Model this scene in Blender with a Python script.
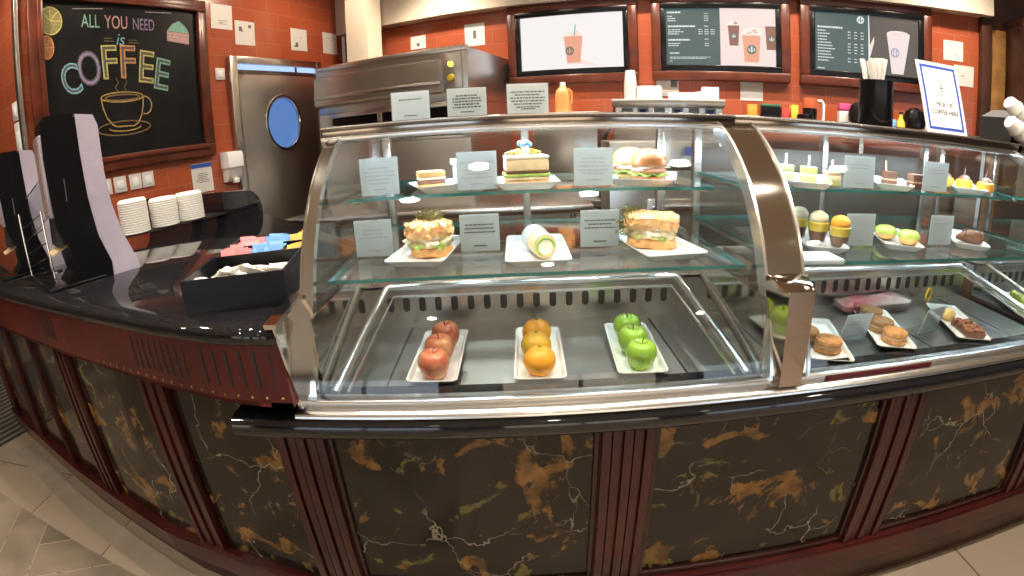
import bpy, bmesh, math, random
from math import pi, sin, cos, radians
from mathutils import Vector, Matrix, noise

for o in list(bpy.data.objects):
    bpy.data.objects.remove(o)
S = bpy.context.scene
COL = S.collection
random.seed(7)

# ------------------------------------------------------------------ camera
FPX, K3 = 505.2, -0.0458           # wide action-camera lens, 1024 px frame
PITCH, ROLL = 0.311, 0.0409
FMM = FPX * 36.0 / 1024.0
cd = bpy.data.cameras.new('camera')
cam = bpy.data.objects.new('camera', cd)
COL.objects.link(cam)
cd.type = 'PANO'
cd.sensor_width = 36.0
cd.clip_start = 0.02
cs = cd if hasattr(cd, 'panorama_type') else cd.cycles
cs.panorama_type = 'FISHEYE_LENS_POLYNOMIAL'
cs.fisheye_fov = radians(200)
cs.fisheye_polynomial_k0 = 0.0
cs.fisheye_polynomial_k1 = -1.0 / FMM
cs.fisheye_polynomial_k2 = 0.0
cs.fisheye_polynomial_k3 = -K3 / FMM ** 3
cs.fisheye_polynomial_k4 = 0.0
nad = Vector((sin(ROLL) * cos(PITCH), cos(ROLL) * cos(PITCH), sin(PITCH)))   # world down in image axes (right, down, forward)
zc = Vector((0, 0, 1))
fh = (zc - zc.dot(nad) * nad).normalized()
rh = nad.cross(fh)
def w2(c):                          # image axes -> world
    return Vector((c.dot(rh), c.dot(fh), -c.dot(nad)))
X, Y, Z = w2(Vector((1, 0, 0))), w2(Vector((0, -1, 0))), w2(Vector((0, 0, -1)))
M = Matrix((X, Y, Z)).transposed().to_4x4()
M.translation = Vector((0, 0, 1.40))
cam.matrix_world = M
S.camera = cam

# ------------------------------------------------------------------ world, view
S.view_settings.view_transform = 'Standard'
S.view_settings.look = 'None'
S.view_settings.gamma = 1.0
S.view_settings.use_curve_mapping = False
S.view_settings.exposure = 0.62
S.cycles.transparent_max_bounces = 40
S.cycles.max_bounces = 10
S.cycles.glossy_bounces = 5
S.cycles.transmission_bounces = 6
S.cycles.caustics_reflective = False
S.cycles.caustics_refractive = False
S.cycles.sample_clamp_indirect = 4.0
S.cycles.sample_clamp_direct = 0.0
wd = bpy.data.worlds.new('world')
S.world = wd
wd.use_nodes = True
wd.node_tree.nodes['Background'].inputs[0].default_value = (1.0, 0.86, 0.72, 1)
wd.node_tree.nodes['Background'].inputs[1].default_value = 0.10

# ------------------------------------------------------------------ main lamps (ceiling downlights get their fixtures later)
LAMPS = []
def spot(x, y, z, power, col=(1.0, 0.80, 0.58), size=2.2, blend=0.6, r=0.05, aim=None):
    l = bpy.data.lights.new('spot_lamp', 'SPOT')
    l.energy = power
    l.color = col
    l.spot_size = size
    l.spot_blend = blend
    l.shadow_soft_size = r
    o = bpy.data.objects.new('spot_lamp', l)
    o.location = (x, y, z - 0.03)
    if aim:
        o.rotation_euler = (Vector(aim) - Vector((x, y, z))).to_track_quat('-Z', 'Y').to_euler()
    COL.objects.link(o)
    LAMPS.append((x, y, z))
ROOM_Z, SOF_Z = 2.95, 2.405
NW = Vector((.347, .938, 0)).normalized()      # into the back wall
UU = Vector((.938, -.347, 0)).normalized()     # along the back wall to the right
NL = UU.copy()                                 # out of the left wall
VV = NW.copy()                                 # along the left wall, away from the camera
def BW(u, z, off=0.0):                         # point on the back wall, off = metres in front
    p = NW * (4.0 - off) + UU * u
    return Vector((p.x, p.y, z))
def LW(v, z, off=0.0):
    p = NL * (-3.057 + off) + VV * v
    return Vector((p.x, p.y, z))
WARM = (1.0, 0.86, 0.70)
for (x, y, p) in ((-2.35, 1.62, 46), (-1.25, 1.40, 46), (-.15, 1.30, 44), (.95, 1.28, 40), (2.0, 1.25, 40), (-.55, .52, 64), (.45, .48, 68), (1.45, .48, 60),  # row just in front of the counter is added to brighten the cards
                  (-3.3, 0.4, 50), (-2.1, -0.5, 34), (0.3, -1.6, 18), (2.4, -0.9, 22), (-0.9, -3.2, 34), (2.2, -3.4, 34), (-3.4, -2.6, 34)):  # rearmost ones are unseen hall lamps, added for reflections
    spot(x, y, ROOM_Z, p, WARM)
for (v, off, p) in ((1.75, 0.62, 14), (3.05, 0.95, 38), (0.75, 0.9, 9)):
    q = LW(v, ROOM_Z, off)
    spot(q.x, q.y, ROOM_Z, p, (1.0, 0.80, 0.60), aim=LW(v, 1.3, 0.1))
for u in (-1.9, -0.32, 0.79, 1.95):
    q = BW(u, ROOM_Z, 0.70)
    spot(q.x, q.y, ROOM_Z, 64, (1.0, 0.86, 0.70), size=1.7, blend=0.9, r=0.04, aim=BW(u, 1.2, 0.0))
for u in (-1.2, 0.25, 1.4):
    q = BW(u, ROOM_Z, 1.15)
    spot(q.x, q.y, ROOM_Z, 52, (1.0, 0.88, 0.74), size=2.3, blend=0.6, r=0.05)

# ------------------------------------------------------------------ materials
MT = {}
def nodes_of(name):
    m = bpy.data.materials.new(name)
    m.use_nodes = True
    nt = m.node_tree
    return m, nt, nt.nodes, nt.links, nt.nodes['Principled BSDF']
def mat(name, col, rough=0.5, metal=0.0, noise_amt=0.0, noise_scale=20.0, bump=0.0, bump_scale=80.0, spec=0.5, emit=None, estr=0.0, trans=0.0, alpha=1.0, col2=None, sss=0.0, coat=0.0):
    m, nt, N, L, P = nodes_of(name)
    P.inputs['Base Color'].default_value = (*col, 1)
    P.inputs['Roughness'].default_value = rough
    P.inputs['Metallic'].default_value = metal
    P.inputs['Specular IOR Level'].default_value = spec
    P.inputs['Transmission Weight'].default_value = trans
    P.inputs['Alpha'].default_value = alpha
    P.inputs['Coat Weight'].default_value = coat
    if sss:
        P.inputs['Subsurface Weight'].default_value = sss
        P.inputs['Subsurface Radius'].default_value = (.01, .006, .003)
    if emit:
        P.inputs['Emission Color'].default_value = (*emit, 1)
        P.inputs['Emission Strength'].default_value = estr
    tc = N.new('ShaderNodeTexCoord')
    n = N.new('ShaderNodeTexNoise')
    n.inputs['Scale'].default_value = noise_scale
    n.inputs['Detail'].default_value = 4
    L.new(tc.outputs['Object'], n.inputs['Vector'])
    r = N.new('ShaderNodeValToRGB')
    c2 = col2 or tuple(min(1, c * (1 + noise_amt)) for c in col)
    c1 = col if col2 else tuple(c * (1 - noise_amt) for c in col)
    r.color_ramp.elements[0].color = (*c1, 1)
    r.color_ramp.elements[1].color = (*c2, 1)
    r.color_ramp.elements[0].position = .35
    r.color_ramp.elements[1].position = .65
    L.new(n.outputs['Fac'], r.inputs['Fac'])
    L.new(r.outputs['Color'], P.inputs['Base Color'])
    if bump:
        b = N.new('ShaderNodeBump')
        b.inputs['Strength'].default_value = bump
        b.inputs['Distance'].default_value = 0.004
        n2 = N.new('ShaderNodeTexNoise')
        n2.inputs['Scale'].default_value = bump_scale
        L.new(tc.outputs['Object'], n2.inputs['Vector'])
        L.new(n2.outputs['Fac'], b.inputs['Height'])
        L.new(b.outputs['Normal'], P.inputs['Normal'])
    MT[name] = m
    return m
def glass_mat(name, tint=(.93, .98, .97), ior=1.45, refl=1.0):
    m = bpy.data.materials.new(name)
    m.use_nodes = True
    N, L = m.node_tree.nodes, m.node_tree.links
    N.clear()
    out = N.new('ShaderNodeOutputMaterial')
    tr = N.new('ShaderNodeBsdfTransparent')
    tr.inputs[0].default_value = (*tint, 1)
    gl = N.new('ShaderNodeBsdfGlossy')
    gl.inputs['Roughness'].default_value = 0.02
    gl.inputs[0].default_value = (refl, refl, refl, 1)
    lw = N.new('ShaderNodeLayerWeight')          # Schlick reflectance, the same from both sides of a pane
    pw = N.new('ShaderNodeMath')
    pw.operation = 'POWER'
    pw.inputs[1].default_value = 5.0
    L.new(lw.outputs['Facing'], pw.inputs[0])
    fr = N.new('ShaderNodeMath')
    fr.operation = 'MULTIPLY_ADD'
    f0 = ((ior - 1) / (ior + 1)) ** 2
    fr.inputs[1].default_value = 1 - f0
    fr.inputs[2].default_value = f0
    L.new(pw.outputs[0], fr.inputs[0])
    lw.inputs['Blend'].default_value = .5
    mx = N.new('ShaderNodeMixShader')
    L.new(fr.outputs[0], mx.inputs[0])
    L.new(tr.outputs[0], mx.inputs[1])
    L.new(gl.outputs[0], mx.inputs[2])
    L.new(mx.outputs[0], out.inputs[0])
    MT[name] = m
    return m
def emis(name, col, s):
    return mat(name, (0.02, 0.02, 0.02), 0.4, emit=col, estr=s)

mat('chrome', (.80, .79, .77), .10, 1.0)
mat('edge_steel', (.88, .88, .87), .24, 1.0)
mat('post_steel', (.42, .36, .32), .06, 1.0)
mat('rim_steel', (.36, .31, .27), .12, 1.0)
mat('mirror_steel', (.58, .53, .48), .06, 1.0)
mat('brushed_steel', (.60, .57, .53), .27, 1.0, noise_amt=.06, noise_scale=6)
mat('deck_steel', (.56, .575, .59), .30, 1.0, noise_amt=.10, noise_scale=4)
mat('door_steel', (.62, .58, .52), .34, 1.0, noise_amt=.08, noise_scale=2, bump=.25, bump_scale=3)
mat('oven_steel', (.58, .56, .53), .30, 1.0, noise_amt=.05, noise_scale=3)
mat('taupe_panel', (.050, .042, .033), .35, noise_amt=.05, noise_scale=4)
mat('dark_steel', (.16, .15, .14), .3, 1.0)
mat('slot_dark', (.02, .02, .02), .6)
glass_mat('case_glass', (.965, .982, .985))
glass_mat('shelf_glass', (.925, .968, .972), 1.4)
mat('glass_edge', (.02, .17, .15), .12, spec=.8, noise_amt=.25, noise_scale=15)
glass_mat('acrylic', (.93, .96, .96), 1.35)
mat('granite', (.010, .010, .012), .045, spec=.6, noise_amt=.5, noise_scale=160)
mat('mahogany', (.052, .0085, .0075), .25, noise_amt=.35, noise_scale=5, spec=.5)
mat('mahogany_red', (.085, .009, .008), .25, noise_amt=.25, noise_scale=5)
mat('mahogany_dark', (.030, .006, .005), .28, noise_amt=.3, noise_scale=5)
mat('frame_wood', (.105, .022, .009), .28, noise_amt=.3, noise_scale=7)
mat('dark_wood', (.06, .022, .012), .35, noise_amt=.3, noise_scale=7)
mat('gold_wood', (.32, .16, .05), .4, noise_amt=.3, noise_scale=9)
mat('black_gloss', (.005, .005, .006), .22, spec=.3)
mat('black_matte', (.013, .013, .014), .55)
mat('black_metal', (.008, .008, .010), .30, spec=.25)
mat('ceramic', (.86, .87, .87), .12, coat=.5)
mat('paper', (.85, .83, .80), .6)
mat('card_white', (.90, .91, .93), .35)
mat('ink', (.12, .12, .13), .6)
mat('ink_dark', (.03, .03, .035), .6)
mat('ink_light', (.66, .68, .72), .6)
mat('blue_ink', (.03, .09, .48), .5)
mat('beige_paint', (.70, .61, .48), .6, noise_amt=.03, noise_scale=2)
mat('cream_wall', (.22, .17, .12), .7, noise_amt=.05)
mat('cutlery_white', (.80, .78, .74), .4)
mat('light_plastic', (.72, .70, .66), .35)
mat('lavender_plastic', (.40, .36, .45), .22, noise_amt=.12, noise_scale=5)
mat('ad_print', (.50, .36, .22), .35, col2=(.30, .24, .30), noise_scale=9)
mat('napkin', (.55, .40, .22), .8, noise_amt=.1)
mat('chalk_black', (.006, .006, .007), .45, spec=.2, noise_amt=.4, noise_scale=6)
def sheet_mat(name, col, thru):
    m = bpy.data.materials.new(name)
    m.use_nodes = True
    N, L = m.node_tree.nodes, m.node_tree.links
    N.clear()
    out = N.new('ShaderNodeOutputMaterial')
    d = N.new('ShaderNodeBsdfDiffuse')
    t = N.new('ShaderNodeBsdfTranslucent')
    d.inputs[0].default_value = t.inputs[0].default_value = (*col, 1)
    mx = N.new('ShaderNodeMixShader')
    mx.inputs[0].default_value = thru
    L.new(d.outputs[0], mx.inputs[1])
    L.new(t.outputs[0], mx.inputs[2])
    L.new(mx.outputs[0], out.inputs[0])
    MT[name] = m
sheet_mat('card_paper', (.92, .93, .95), .52)
emis('tv_white', (.80, .76, .76), .72)
emis('tv_pink', (.80, .66, .62), .70)
emis('tv_green', (.030, .070, .072), .8)
emis('tv_dark', (.065, .055, .05), .8)
emis('tv_text', (.75, .82, .82), .7)
emis('tv_tray', (.78, .34, .22), .68)
emis('tv_cup', (.82, .33, .22), .68)
emis('tv_choc', (.25, .09, .06), .7)
emis('tv_cream', (.86, .76, .66), .72)
emis('tv_paper', (.80, .68, .66), .7)
emis('tv_logo', (.03, .10, .09), .9)
emis('tv_straw', (.02, .38, .40), .9)
emis('tv_violet', (.30, .27, .42), .9)
emis('lamp_glow', (1.0, .86, .68), 60)
emis('led_glow', (.72, .88, 1.0), 46)
emis('door_glow', (.10, .23, .55), .6)
emis('transom_glow', (.40, .58, .95), .8)
emis('led_yellow', (.75, .85, .05), 3.0)
emis('led_blue', (.05, .18, .9), 1.5)
emis('reflection_warm', (1.0, .84, .64), 1.5)
emis('reflection_cool', (.75, .88, 1.0), 1.6)

# glazed red tiles -------------------------------------------------
def tile_mat():
    m, nt, N, L, P = nodes_of('red_tile')
    tc = N.new('ShaderNodeTexCoord')
    sp = N.new('ShaderNodeSeparateXYZ')
    cb = N.new('ShaderNodeCombineXYZ')
    L.new(tc.outputs['Object'], sp.inputs[0])
    L.new(sp.outputs['X'], cb.inputs['X'])
    L.new(sp.outputs['Z'], cb.inputs['Y'])
    br = N.new('ShaderNodeTexBrick')
    br.offset = .5
    br.inputs['Scale'].default_value = 1.0
    br.inputs['Brick Width'].default_value = .26
    br.inputs['Row Height'].default_value = .125
    br.inputs['Mortar Size'].default_value = .0025
    br.inputs['Mortar Smooth'].default_value = .2
    br.inputs['Color1'].default_value = (.37, .080, .033, 1)
    br.inputs['Color2'].default_value = (.42, .094, .039, 1)
    br.inputs['Mortar'].default_value = (.40, .15, .085, 1)
    L.new(cb.outputs[0], br.inputs['Vector'])
    L.new(br.outputs['Color'], P.inputs['Base Color'])
    P.inputs['Roughness'].default_value = .22
    b = N.new('ShaderNodeBump')
    b.inputs['Strength'].default_value = .35
    b.inputs['Distance'].default_value = .003
    b.invert = True
    L.new(br.outputs['Fac'], b.inputs['Height'])
    L.new(b.outputs['Normal'], P.inputs['Normal'])
    MT['red_tile'] = m
tile_mat()
# dark marble with gold patches and white veins ----------------------
def marble_mat():
    m, nt, N, L, P = nodes_of('gold_marble')
    tc = N.new('ShaderNodeTexCoord')
    mp = N.new('ShaderNodeMapping')
    oi = N.new('ShaderNodeObjectInfo')
    sc_ = N.new('ShaderNodeMath')
    sc_.operation = 'MULTIPLY'
    sc_.inputs[1].default_value = 37.0
    L.new(oi.outputs['Random'], sc_.inputs[0])
    cbx = N.new('ShaderNodeCombineXYZ')
    for i_ in range(3): L.new(sc_.outputs[0], cbx.inputs[i_])
    L.new(cbx.outputs[0], mp.inputs['Location'])
    L.new(tc.outputs['Object'], mp.inputs['Vector'])
    def nz(scale, detail=5, rough=.55, dist=0.0):
        n = N.new('ShaderNodeTexNoise')
        n.inputs['Scale'].default_value = scale
        n.inputs['Detail'].default_value = detail
        n.inputs['Roughness'].default_value = rough
        n.inputs['Distortion'].default_value = dist
        L.new(mp.outputs[0], n.inputs['Vector'])
        return n
    def ramp(src, stops):
        r = N.new('ShaderNodeValToRGB')
        e = r.color_ramp.elements
        while len(e) < len(stops):
            e.new(.5)
        for el, (p, c) in zip(e, stops):
            el.position = p
            el.color = (*c, 1)
        L.new(src, r.inputs[0])
        return r.outputs[0]
    def mix(f, a, b):
        x = N.new('ShaderNodeMix')
        x.data_type = 'RGBA'
        L.new(f, x.inputs[0])
        if hasattr(a, 'links'): L.new(a, x.inputs[6])
        else: x.inputs[6].default_value = (*a, 1)
        if hasattr(b, 'links'): L.new(b, x.inputs[7])
        else: x.inputs[7].default_value = (*b, 1)
        return x.outputs[2]
    k, w = (0, 0, 0), (1, 1, 1)
    base = ramp(nz(3.2, 6).outputs[0], [(.3, (.007, .005, .004)), (.55, (.014, .0098, .0068)), (.75, (.026, .017, .011))])
    gold = ramp(nz(7.5, 7, .62, .55).outputs[0], [(.565, k), (.60, w)])
    gcol = ramp(nz(22, 4).outputs[0], [(.35, (.085, .040, .010)), (.65, (.27, .135, .033))])
    c = mix(gold, base, gcol)
    gr = ramp(nz(10, 7, .65, .9).outputs[0], [(.61, k), (.65, w)])
    c = mix(gr, c, (.13, .11, .025))
    v = N.new('ShaderNodeTexVoronoi')
    v.feature = 'DISTANCE_TO_EDGE'
    v.inputs['Scale'].default_value = 4.2
    wn = nz(5, 4)
    add = N.new('ShaderNodeVectorMath')
    add.operation = 'MULTIPLY_ADD'
    add.inputs[1].default_value = (.22, .22, .22)
    L.new(wn.outputs['Color'], add.inputs[0])
    L.new(mp.outputs[0], add.inputs[2])
    L.new(add.outputs[0], v.inputs['Vector'])
    vein = ramp(v.outputs[0], [(0, w), (.003, w), (.008, k)])
    msk = ramp(nz(4.0, 3).outputs[0], [(.46, k), (.56, w)])
    mm = N.new('ShaderNodeMath')
    mm.operation = 'MULTIPLY'
    L.new(vein, mm.inputs[0])
    L.new(msk, mm.inputs[1])
    c = mix(mm.outputs[0], c, (.27, .245, .17))
    L.new(c, P.inputs['Base Color'])
    P.inputs['Roughness'].default_value = .12
    P.inputs['Specular IOR Level'].default_value = .45
    MT['gold_marble'] = m
marble_mat()
def floor_mats():
    for i, c in enumerate(((.235, .195, .15), (.31, .265, .21), (.18, .148, .113), (.27, .225, .178))):
        m, nt, N, L, P = nodes_of('plank_%d' % i)
        tc = N.new('ShaderNodeTexCoord')
        n = N.new('ShaderNodeTexNoise')
        n.inputs['Scale'].default_value = 3.5
        n.inputs['Detail'].default_value = 8
        n.inputs['Distortion'].default_value = 1.2
        L.new(tc.outputs['Object'], n.inputs['Vector'])
        r = N.new('ShaderNodeValToRGB')
        r.color_ramp.elements[0].position = .3
        r.color_ramp.elements[1].position = .7
        r.color_ramp.elements[0].color = (*[x * .78 for x in c], 1)
        r.color_ramp.elements[1].color = (*[x * 1.12 for x in c], 1)
        L.new(n.outputs[0], r.inputs[0])
        L.new(r.outputs[0], P.inputs['Base Color'])
        P.inputs['Roughness'].default_value = .33
        MT['plank_%d' % i] = m
    m, nt, N, L, P = nodes_of('floor_tile')
    tc = N.new('ShaderNodeTexCoord')
    mp = N.new('ShaderNodeMapping')
    mp.inputs['Location'].default_value = (-.12, -.35, 0)
    L.new(tc.outputs['Object'], mp.inputs[0])
    br = N.new('ShaderNodeTexBrick')
    br.offset = .5
    br.inputs['Scale'].default_value = 1
    br.inputs['Brick Width'].default_value = .6
    br.inputs['Row Height'].default_value = .6
    br.inputs['Mortar Size'].default_value = .004
    br.inputs['Color1'].default_value = (.36, .295, .225, 1)
    br.inputs['Color2'].default_value = (.39, .32, .25, 1)
    br.inputs['Mortar'].default_value = (.12, .085, .055, 1)
    L.new(mp.outputs[0], br.inputs['Vector'])
    L.new(br.outputs[0], P.inputs['Base Color'])
    P.inputs['Roughness'].default_value = .28
    MT['floor_tile'] = m
floor_mats()
# foods
mat('apple_red', (.48, .075, .035), .28, col2=(.66, .30, .13), noise_scale=26, coat=.3)
mat('apple_green', (.24, .46, .03), .25, col2=(.36, .58, .06), noise_scale=14, coat=.3)
mat('orange_peel', (.86, .36, .015), .36, noise_amt=.05, noise_scale=9, bump=.35, bump_scale=190)
mat('orange_green', (.60, .37, .02), .36, col2=(.82, .40, .02), noise_scale=12, bump=.35, bump_scale=190)
mat('stem_brown', (.10, .055, .02), .7)
mat('bread_gold', (.70, .38, .14), .6, noise_amt=.2, noise_scale=30, bump=.5, bump_scale=120)
mat('bread_white', (.80, .62, .38), .7, noise_amt=.08, noise_scale=60, bump=.3)
mat('bun_brown', (.40, .15, .045), .35, noise_amt=.2, noise_scale=15)
mat('bun_yellow', (.76, .50, .16), .45, noise_amt=.12, noise_scale=15)
mat('toast', (.66, .40, .15), .65, noise_amt=.25, noise_scale=30, bump=.3)
mat('rice_orange', (.74, .36, .12), .65, col2=(.84, .58, .30), noise_scale=60, bump=.8, bump_scale=140)
mat('filling', (.50, .40, .20), .7, col2=(.72, .62, .42), noise_scale=70, bump=.8, bump_scale=150)
mat('lettuce', (.17, .34, .05), .5, col2=(.40, .52, .14), noise_scale=40)
mat('herb', (.16, .15, .035), .7, noise_amt=.4, noise_scale=30)
mat('patty', (.13, .05, .025), .7, noise_amt=.3, noise_scale=60, bump=.6)
mat('ham', (.62, .28, .20), .5, noise_amt=.1)
mat('tortilla', (.80, .64, .42), .6, col2=(.72, .48, .24), noise_scale=35)
mat('wrap_paper', (.62, .70, .72), .5)
mat('egg_white', (.85, .80, .66), .5, noise_amt=.1, noise_scale=40)
mat('cake_green', (.45, .52, .16), .55, noise_amt=.12, noise_scale=40)
mat('cake_cream', (.80, .74, .52), .55, noise_amt=.1)
mat('cake_choc', (.12, .045, .022), .5, noise_amt=.3, noise_scale=40)
mat('cake_pale', (.62, .44, .26), .6, noise_amt=.15, noise_scale=50)
mat('cake_orange', (.85, .36, .03), .45, noise_amt=.1, noise_scale=25)
mat('mousse_yellow', (.84, .56, .05), .4, noise_amt=.08)
mat('mousse_choc', (.16, .06, .03), .5, noise_amt=.2)
mat('glaze_green', (.42, .58, .12), .25, noise_amt=.25, noise_scale=40, coat=.4)
mat('dough', (.76, .52, .20), .6, noise_amt=.15, noise_scale=30)
mat('cookie', (.46, .22, .07), .7, noise_amt=.3, noise_scale=60, bump=.8, bump_scale=120)
mat('cookie_dark', (.30, .15, .06), .7, noise_amt=.3, noise_scale=60, bump=.8, bump_scale=120)
mat('cookie_cream', (.55, .36, .20), .5)
mat('nuts', (.20, .07, .025), .5, noise_amt=.5, noise_scale=90)
mat('grape', (.62, .68, .12), .25, noise_amt=.1, coat=.3)
mat('pink_paper', (.72, .24, .26), .6, noise_amt=.15)
mat('blue_paper', (.16, .36, .74), .6, noise_amt=.15)
mat('yellow_paper', (.66, .44, .08), .6, noise_amt=.15)
mat('white_paper', (.82, .80, .76), .6)
mat('syrup_orange', (.78, .33, .11), .35)
mat('label_red', (.62, .06, .05), .45)
mat('label_yellow', (.75, .55, .06), .45)
mat('label_green', (.05, .16, .09), .4)
mat('label_orange', (.80, .35, .05), .45)
mat('mug_red', (.55, .12, .05), .3)
mat('magenta', (.62, .08, .25), .4)
mat('maroon', (.20, .008, .02), .35)
mat('pink_film', (.50, .10, .11), .25, col2=(.55, .50, .48), noise_scale=9)
mat('mat_dark', (.035, .033, .03), .8)
mat('mat_light', (.20, .19, .17), .8)
CH = {'grey': (.13, .125, .15), 'w': (.62, .62, .62), 'b': (.22, .48, .60), 'v': (.34, .28, .48), 'y': (.62, .58, .16), 'o': (.70, .36, .12), 'g': (.25, .55, .42), 'p': (.62, .36, .36),
      'gold': (.50, .34, .10), 'brown': (.22, .15, .07), 'mint': (.28, .56, .45), 'dimgold': (.32, .28, .12), 'dimorange': (.42, .20, .10)}
for k_, c_ in CH.items():
    mat('chalk_' + k_, tuple(x * .8 for x in c_), .9, noise_amt=.3, noise_scale=90)

# ------------------------------------------------------------------ mesh helper
class B:
    def __init__(s):
        s.v, s.f, s.m = [], [], []
        s.M = Matrix()
        s.mi = 0
    def add(s, vs, fs):
        k = len(s.v)
        s.v += [tuple(s.M @ Vector(p)) for p in vs]
        s.f += [tuple(k + i for i in f) for f in fs]
        s.m += [s.mi] * len(fs)
        return s
    def box(s, x0, x1, y0, y1, z0, z1, b=0.0):
        if b <= 0:
            vs = [(x, y, z) for z in (z0, z1) for y in (y0, y1) for x in (x0, x1)]
            return s.add(vs, [(0, 2, 3, 1), (4, 5, 7, 6), (0, 1, 5, 4), (2, 6, 7, 3), (0, 4, 6, 2), (1, 3, 7, 5)])
        bm = bmesh.new()
        bmesh.ops.create_cube(bm, size=1, matrix=Matrix.Translation(((x0 + x1) / 2, (y0 + y1) / 2, (z0 + z1) / 2)) @ Matrix.Diagonal((abs(x1 - x0), abs(y1 - y0), abs(z1 - z0), 1)))
        bmesh.ops.bevel(bm, geom=list(bm.edges), offset=b, segments=2, affect='EDGES', profile=.5)
        bm.verts.index_update()
        s.add([v.co[:] for v in bm.verts], [[v.index for v in f.verts] for f in bm.faces])
        bm.free()
        return s
    def loft(s, loops, cap0=True, cap1=True, closed=True):
        n = len(loops[0])
        vs = [p for l in loops for p in l]
        fs = []
        for i in range(len(loops) - 1):
            for j in range(n if closed else n - 1):
                a, b_ = i * n + j, i * n + (j + 1) % n
                fs.append((a, b_, b_ + n, a + n))
        if cap0: fs.append(tuple(range(n))[::-1])
        if cap1: fs.append(tuple((len(loops) - 1) * n + j for j in range(n)))
        return s.add(vs, fs)
    def lathe(s, prof, n=24, sx=1.0, sy=1.0, cap=True):
        lp = [[(r * cos(2 * pi * j / n) * sx, r * sin(2 * pi * j / n) * sy, z) for j in range(n)] for r, z in prof]
        return s.loft(lp, cap, cap)
    def ball(s, r, c=(0, 0, 0), n=20, m=12, sx=1, sy=1, sz=1, amp=0.0, fr=1.0, seed=0):
        lp = []
        for i in range(1, m):
            t = -pi / 2 + pi * i / m
            ring = []
            for j in range(n):
                a = 2 * pi * j / n
                d = Vector((cos(t) * cos(a), cos(t) * sin(a), sin(t)))
                k = r * (1 + (amp * noise.noise(d * fr + Vector((seed, seed * 2.1, 0))) if amp else 0))
                ring.append((c[0] + d.x * k * sx, c[1] + d.y * k * sy, c[2] + d.z * k * sz))
            lp.append(ring)
        k = len(s.v)
        s.loft(lp, False, False)
        k2 = len(s.v)
        s.v += [tuple(s.M @ Vector((c[0], c[1], c[2] - r * sz))), tuple(s.M @ Vector((c[0], c[1], c[2] + r * sz)))]
        for j in range(n):
            s.f.append((k2, k + (j + 1) % n, k + j))
            s.f.append((k2 + 1, k + (m - 2) * n + j, k + (m - 2) * n + (j + 1) % n))
            s.m += [s.mi, s.mi]
        return s
    def tube(s, pts, r, n=8, closed=False, cap=True):
        pts = [Vector(p) for p in pts]
        lp = []
        up = None
        N = len(pts)
        for i, p in enumerate(pts):
            if closed: t = pts[(i + 1) % N] - pts[i - 1]
            else: t = pts[min(i + 1, N - 1)] - pts[max(i - 1, 0)]
            t.normalize()
            if up is None: up = Vector((0, 0, 1)) if abs(t.z) < .9 else Vector((1, 0, 0))
            a = t.cross(up)
            if a.length < 1e-4: a = t.cross(Vector((.3, .5, .8)))
            a.normalize()
            b_ = a.cross(t).normalized()
            up = b_
            rr = r[i] if isinstance(r, (list, tuple)) else r
            lp.append([tuple(p + a * cos(2 * pi * j / n) * rr + b_ * sin(2 * pi * j / n) * rr) for j in range(n)])
        if closed: lp.append(lp[0])
        return s.loft(lp, cap and not closed, cap and not closed)
    def prism(s, poly, z0, z1):
        return s.loft([[(x, y, z0) for x, y in poly], [(x, y, z1) for x, y in poly]])
    def prism_x(s, poly, x0, x1):                 # poly in (y, z)
        return s.loft([[(x0, y, z) for y, z in poly], [(x1, y, z) for y, z in poly]])
    def prism_y(s, poly, y0, y1):                 # poly in (x, z)
        return s.loft([[(x, y1, z) for x, z in poly], [(x, y0, z) for x, z in poly]])
    def mesh(s, bm_mesh, off=(0, 0, 0)):
        s.add([Vector(v.co) + Vector(off) for v in bm_mesh.vertices], [tuple(p.vertices) for p in bm_mesh.polygons])
        return s

def obj(name, b, mats, parent=None, loc=None, rot=None, smooth=True, ang=38):
    me = bpy.data.meshes.new(name)
    me.from_pydata(b.v, [], b.f)
    if not isinstance(mats, (list, tuple)): mats = [mats]
    for k in mats: me.materials.append(MT[k])
    me.polygons.foreach_set('material_index', b.m)
    bm = bmesh.new()
    bm.from_mesh(me)
    bmesh.ops.recalc_face_normals(bm, faces=bm.faces)
    bm.to_mesh(me)
    bm.free()
    if smooth:
        me.polygons.foreach_set('use_smooth', [True] * len(me.polygons))
        me.set_sharp_from_angle(angle=radians(ang))
    me.update()
    o = bpy.data.objects.new(name, me)
    COL.objects.link(o)
    if parent: o.parent = parent
    if loc is not None: o.location = loc
    if rot is not None: o.rotation_euler = rot
    return o
def tag(o, label=None, cat=None, group=None, kind=None):
    if label: o['label'] = label
    if cat: o['category'] = cat
    if group: o['group'] = group
    if kind: o['kind'] = kind
    return o
def thing(name, label, cat, loc=(0, 0, 0), rz=0.0, group=None, rot=None):
    o = bpy.data.objects.new(name, None)
    o.empty_display_size = .05
    COL.objects.link(o)
    o.location = loc
    o.rotation_euler = rot if rot else (0, 0, rz)
    return tag(o, label, cat, group)
def struct(name, b, mats, loc=None, rot=None, parent=None):
    return tag(obj(name, b, mats, parent, loc, rot), kind='structure')
KIDS = {}
def dup(root, label, loc, rz=None, scale=None, group=None):
    r = root.copy()
    COL.objects.link(r)
    r.location = loc
    if rz is not None: r.rotation_euler = (0, 0, rz)
    if scale: r.scale = (scale,) * 3
    r['label'] = label
    if group: r['group'] = group
    for ch in root.children:
        c = ch.copy()
        COL.objects.link(c)
        c.parent = r
        for g in ch.children:
            d = g.copy()
            COL.objects.link(d)
            d.parent = c
    return r
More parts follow.
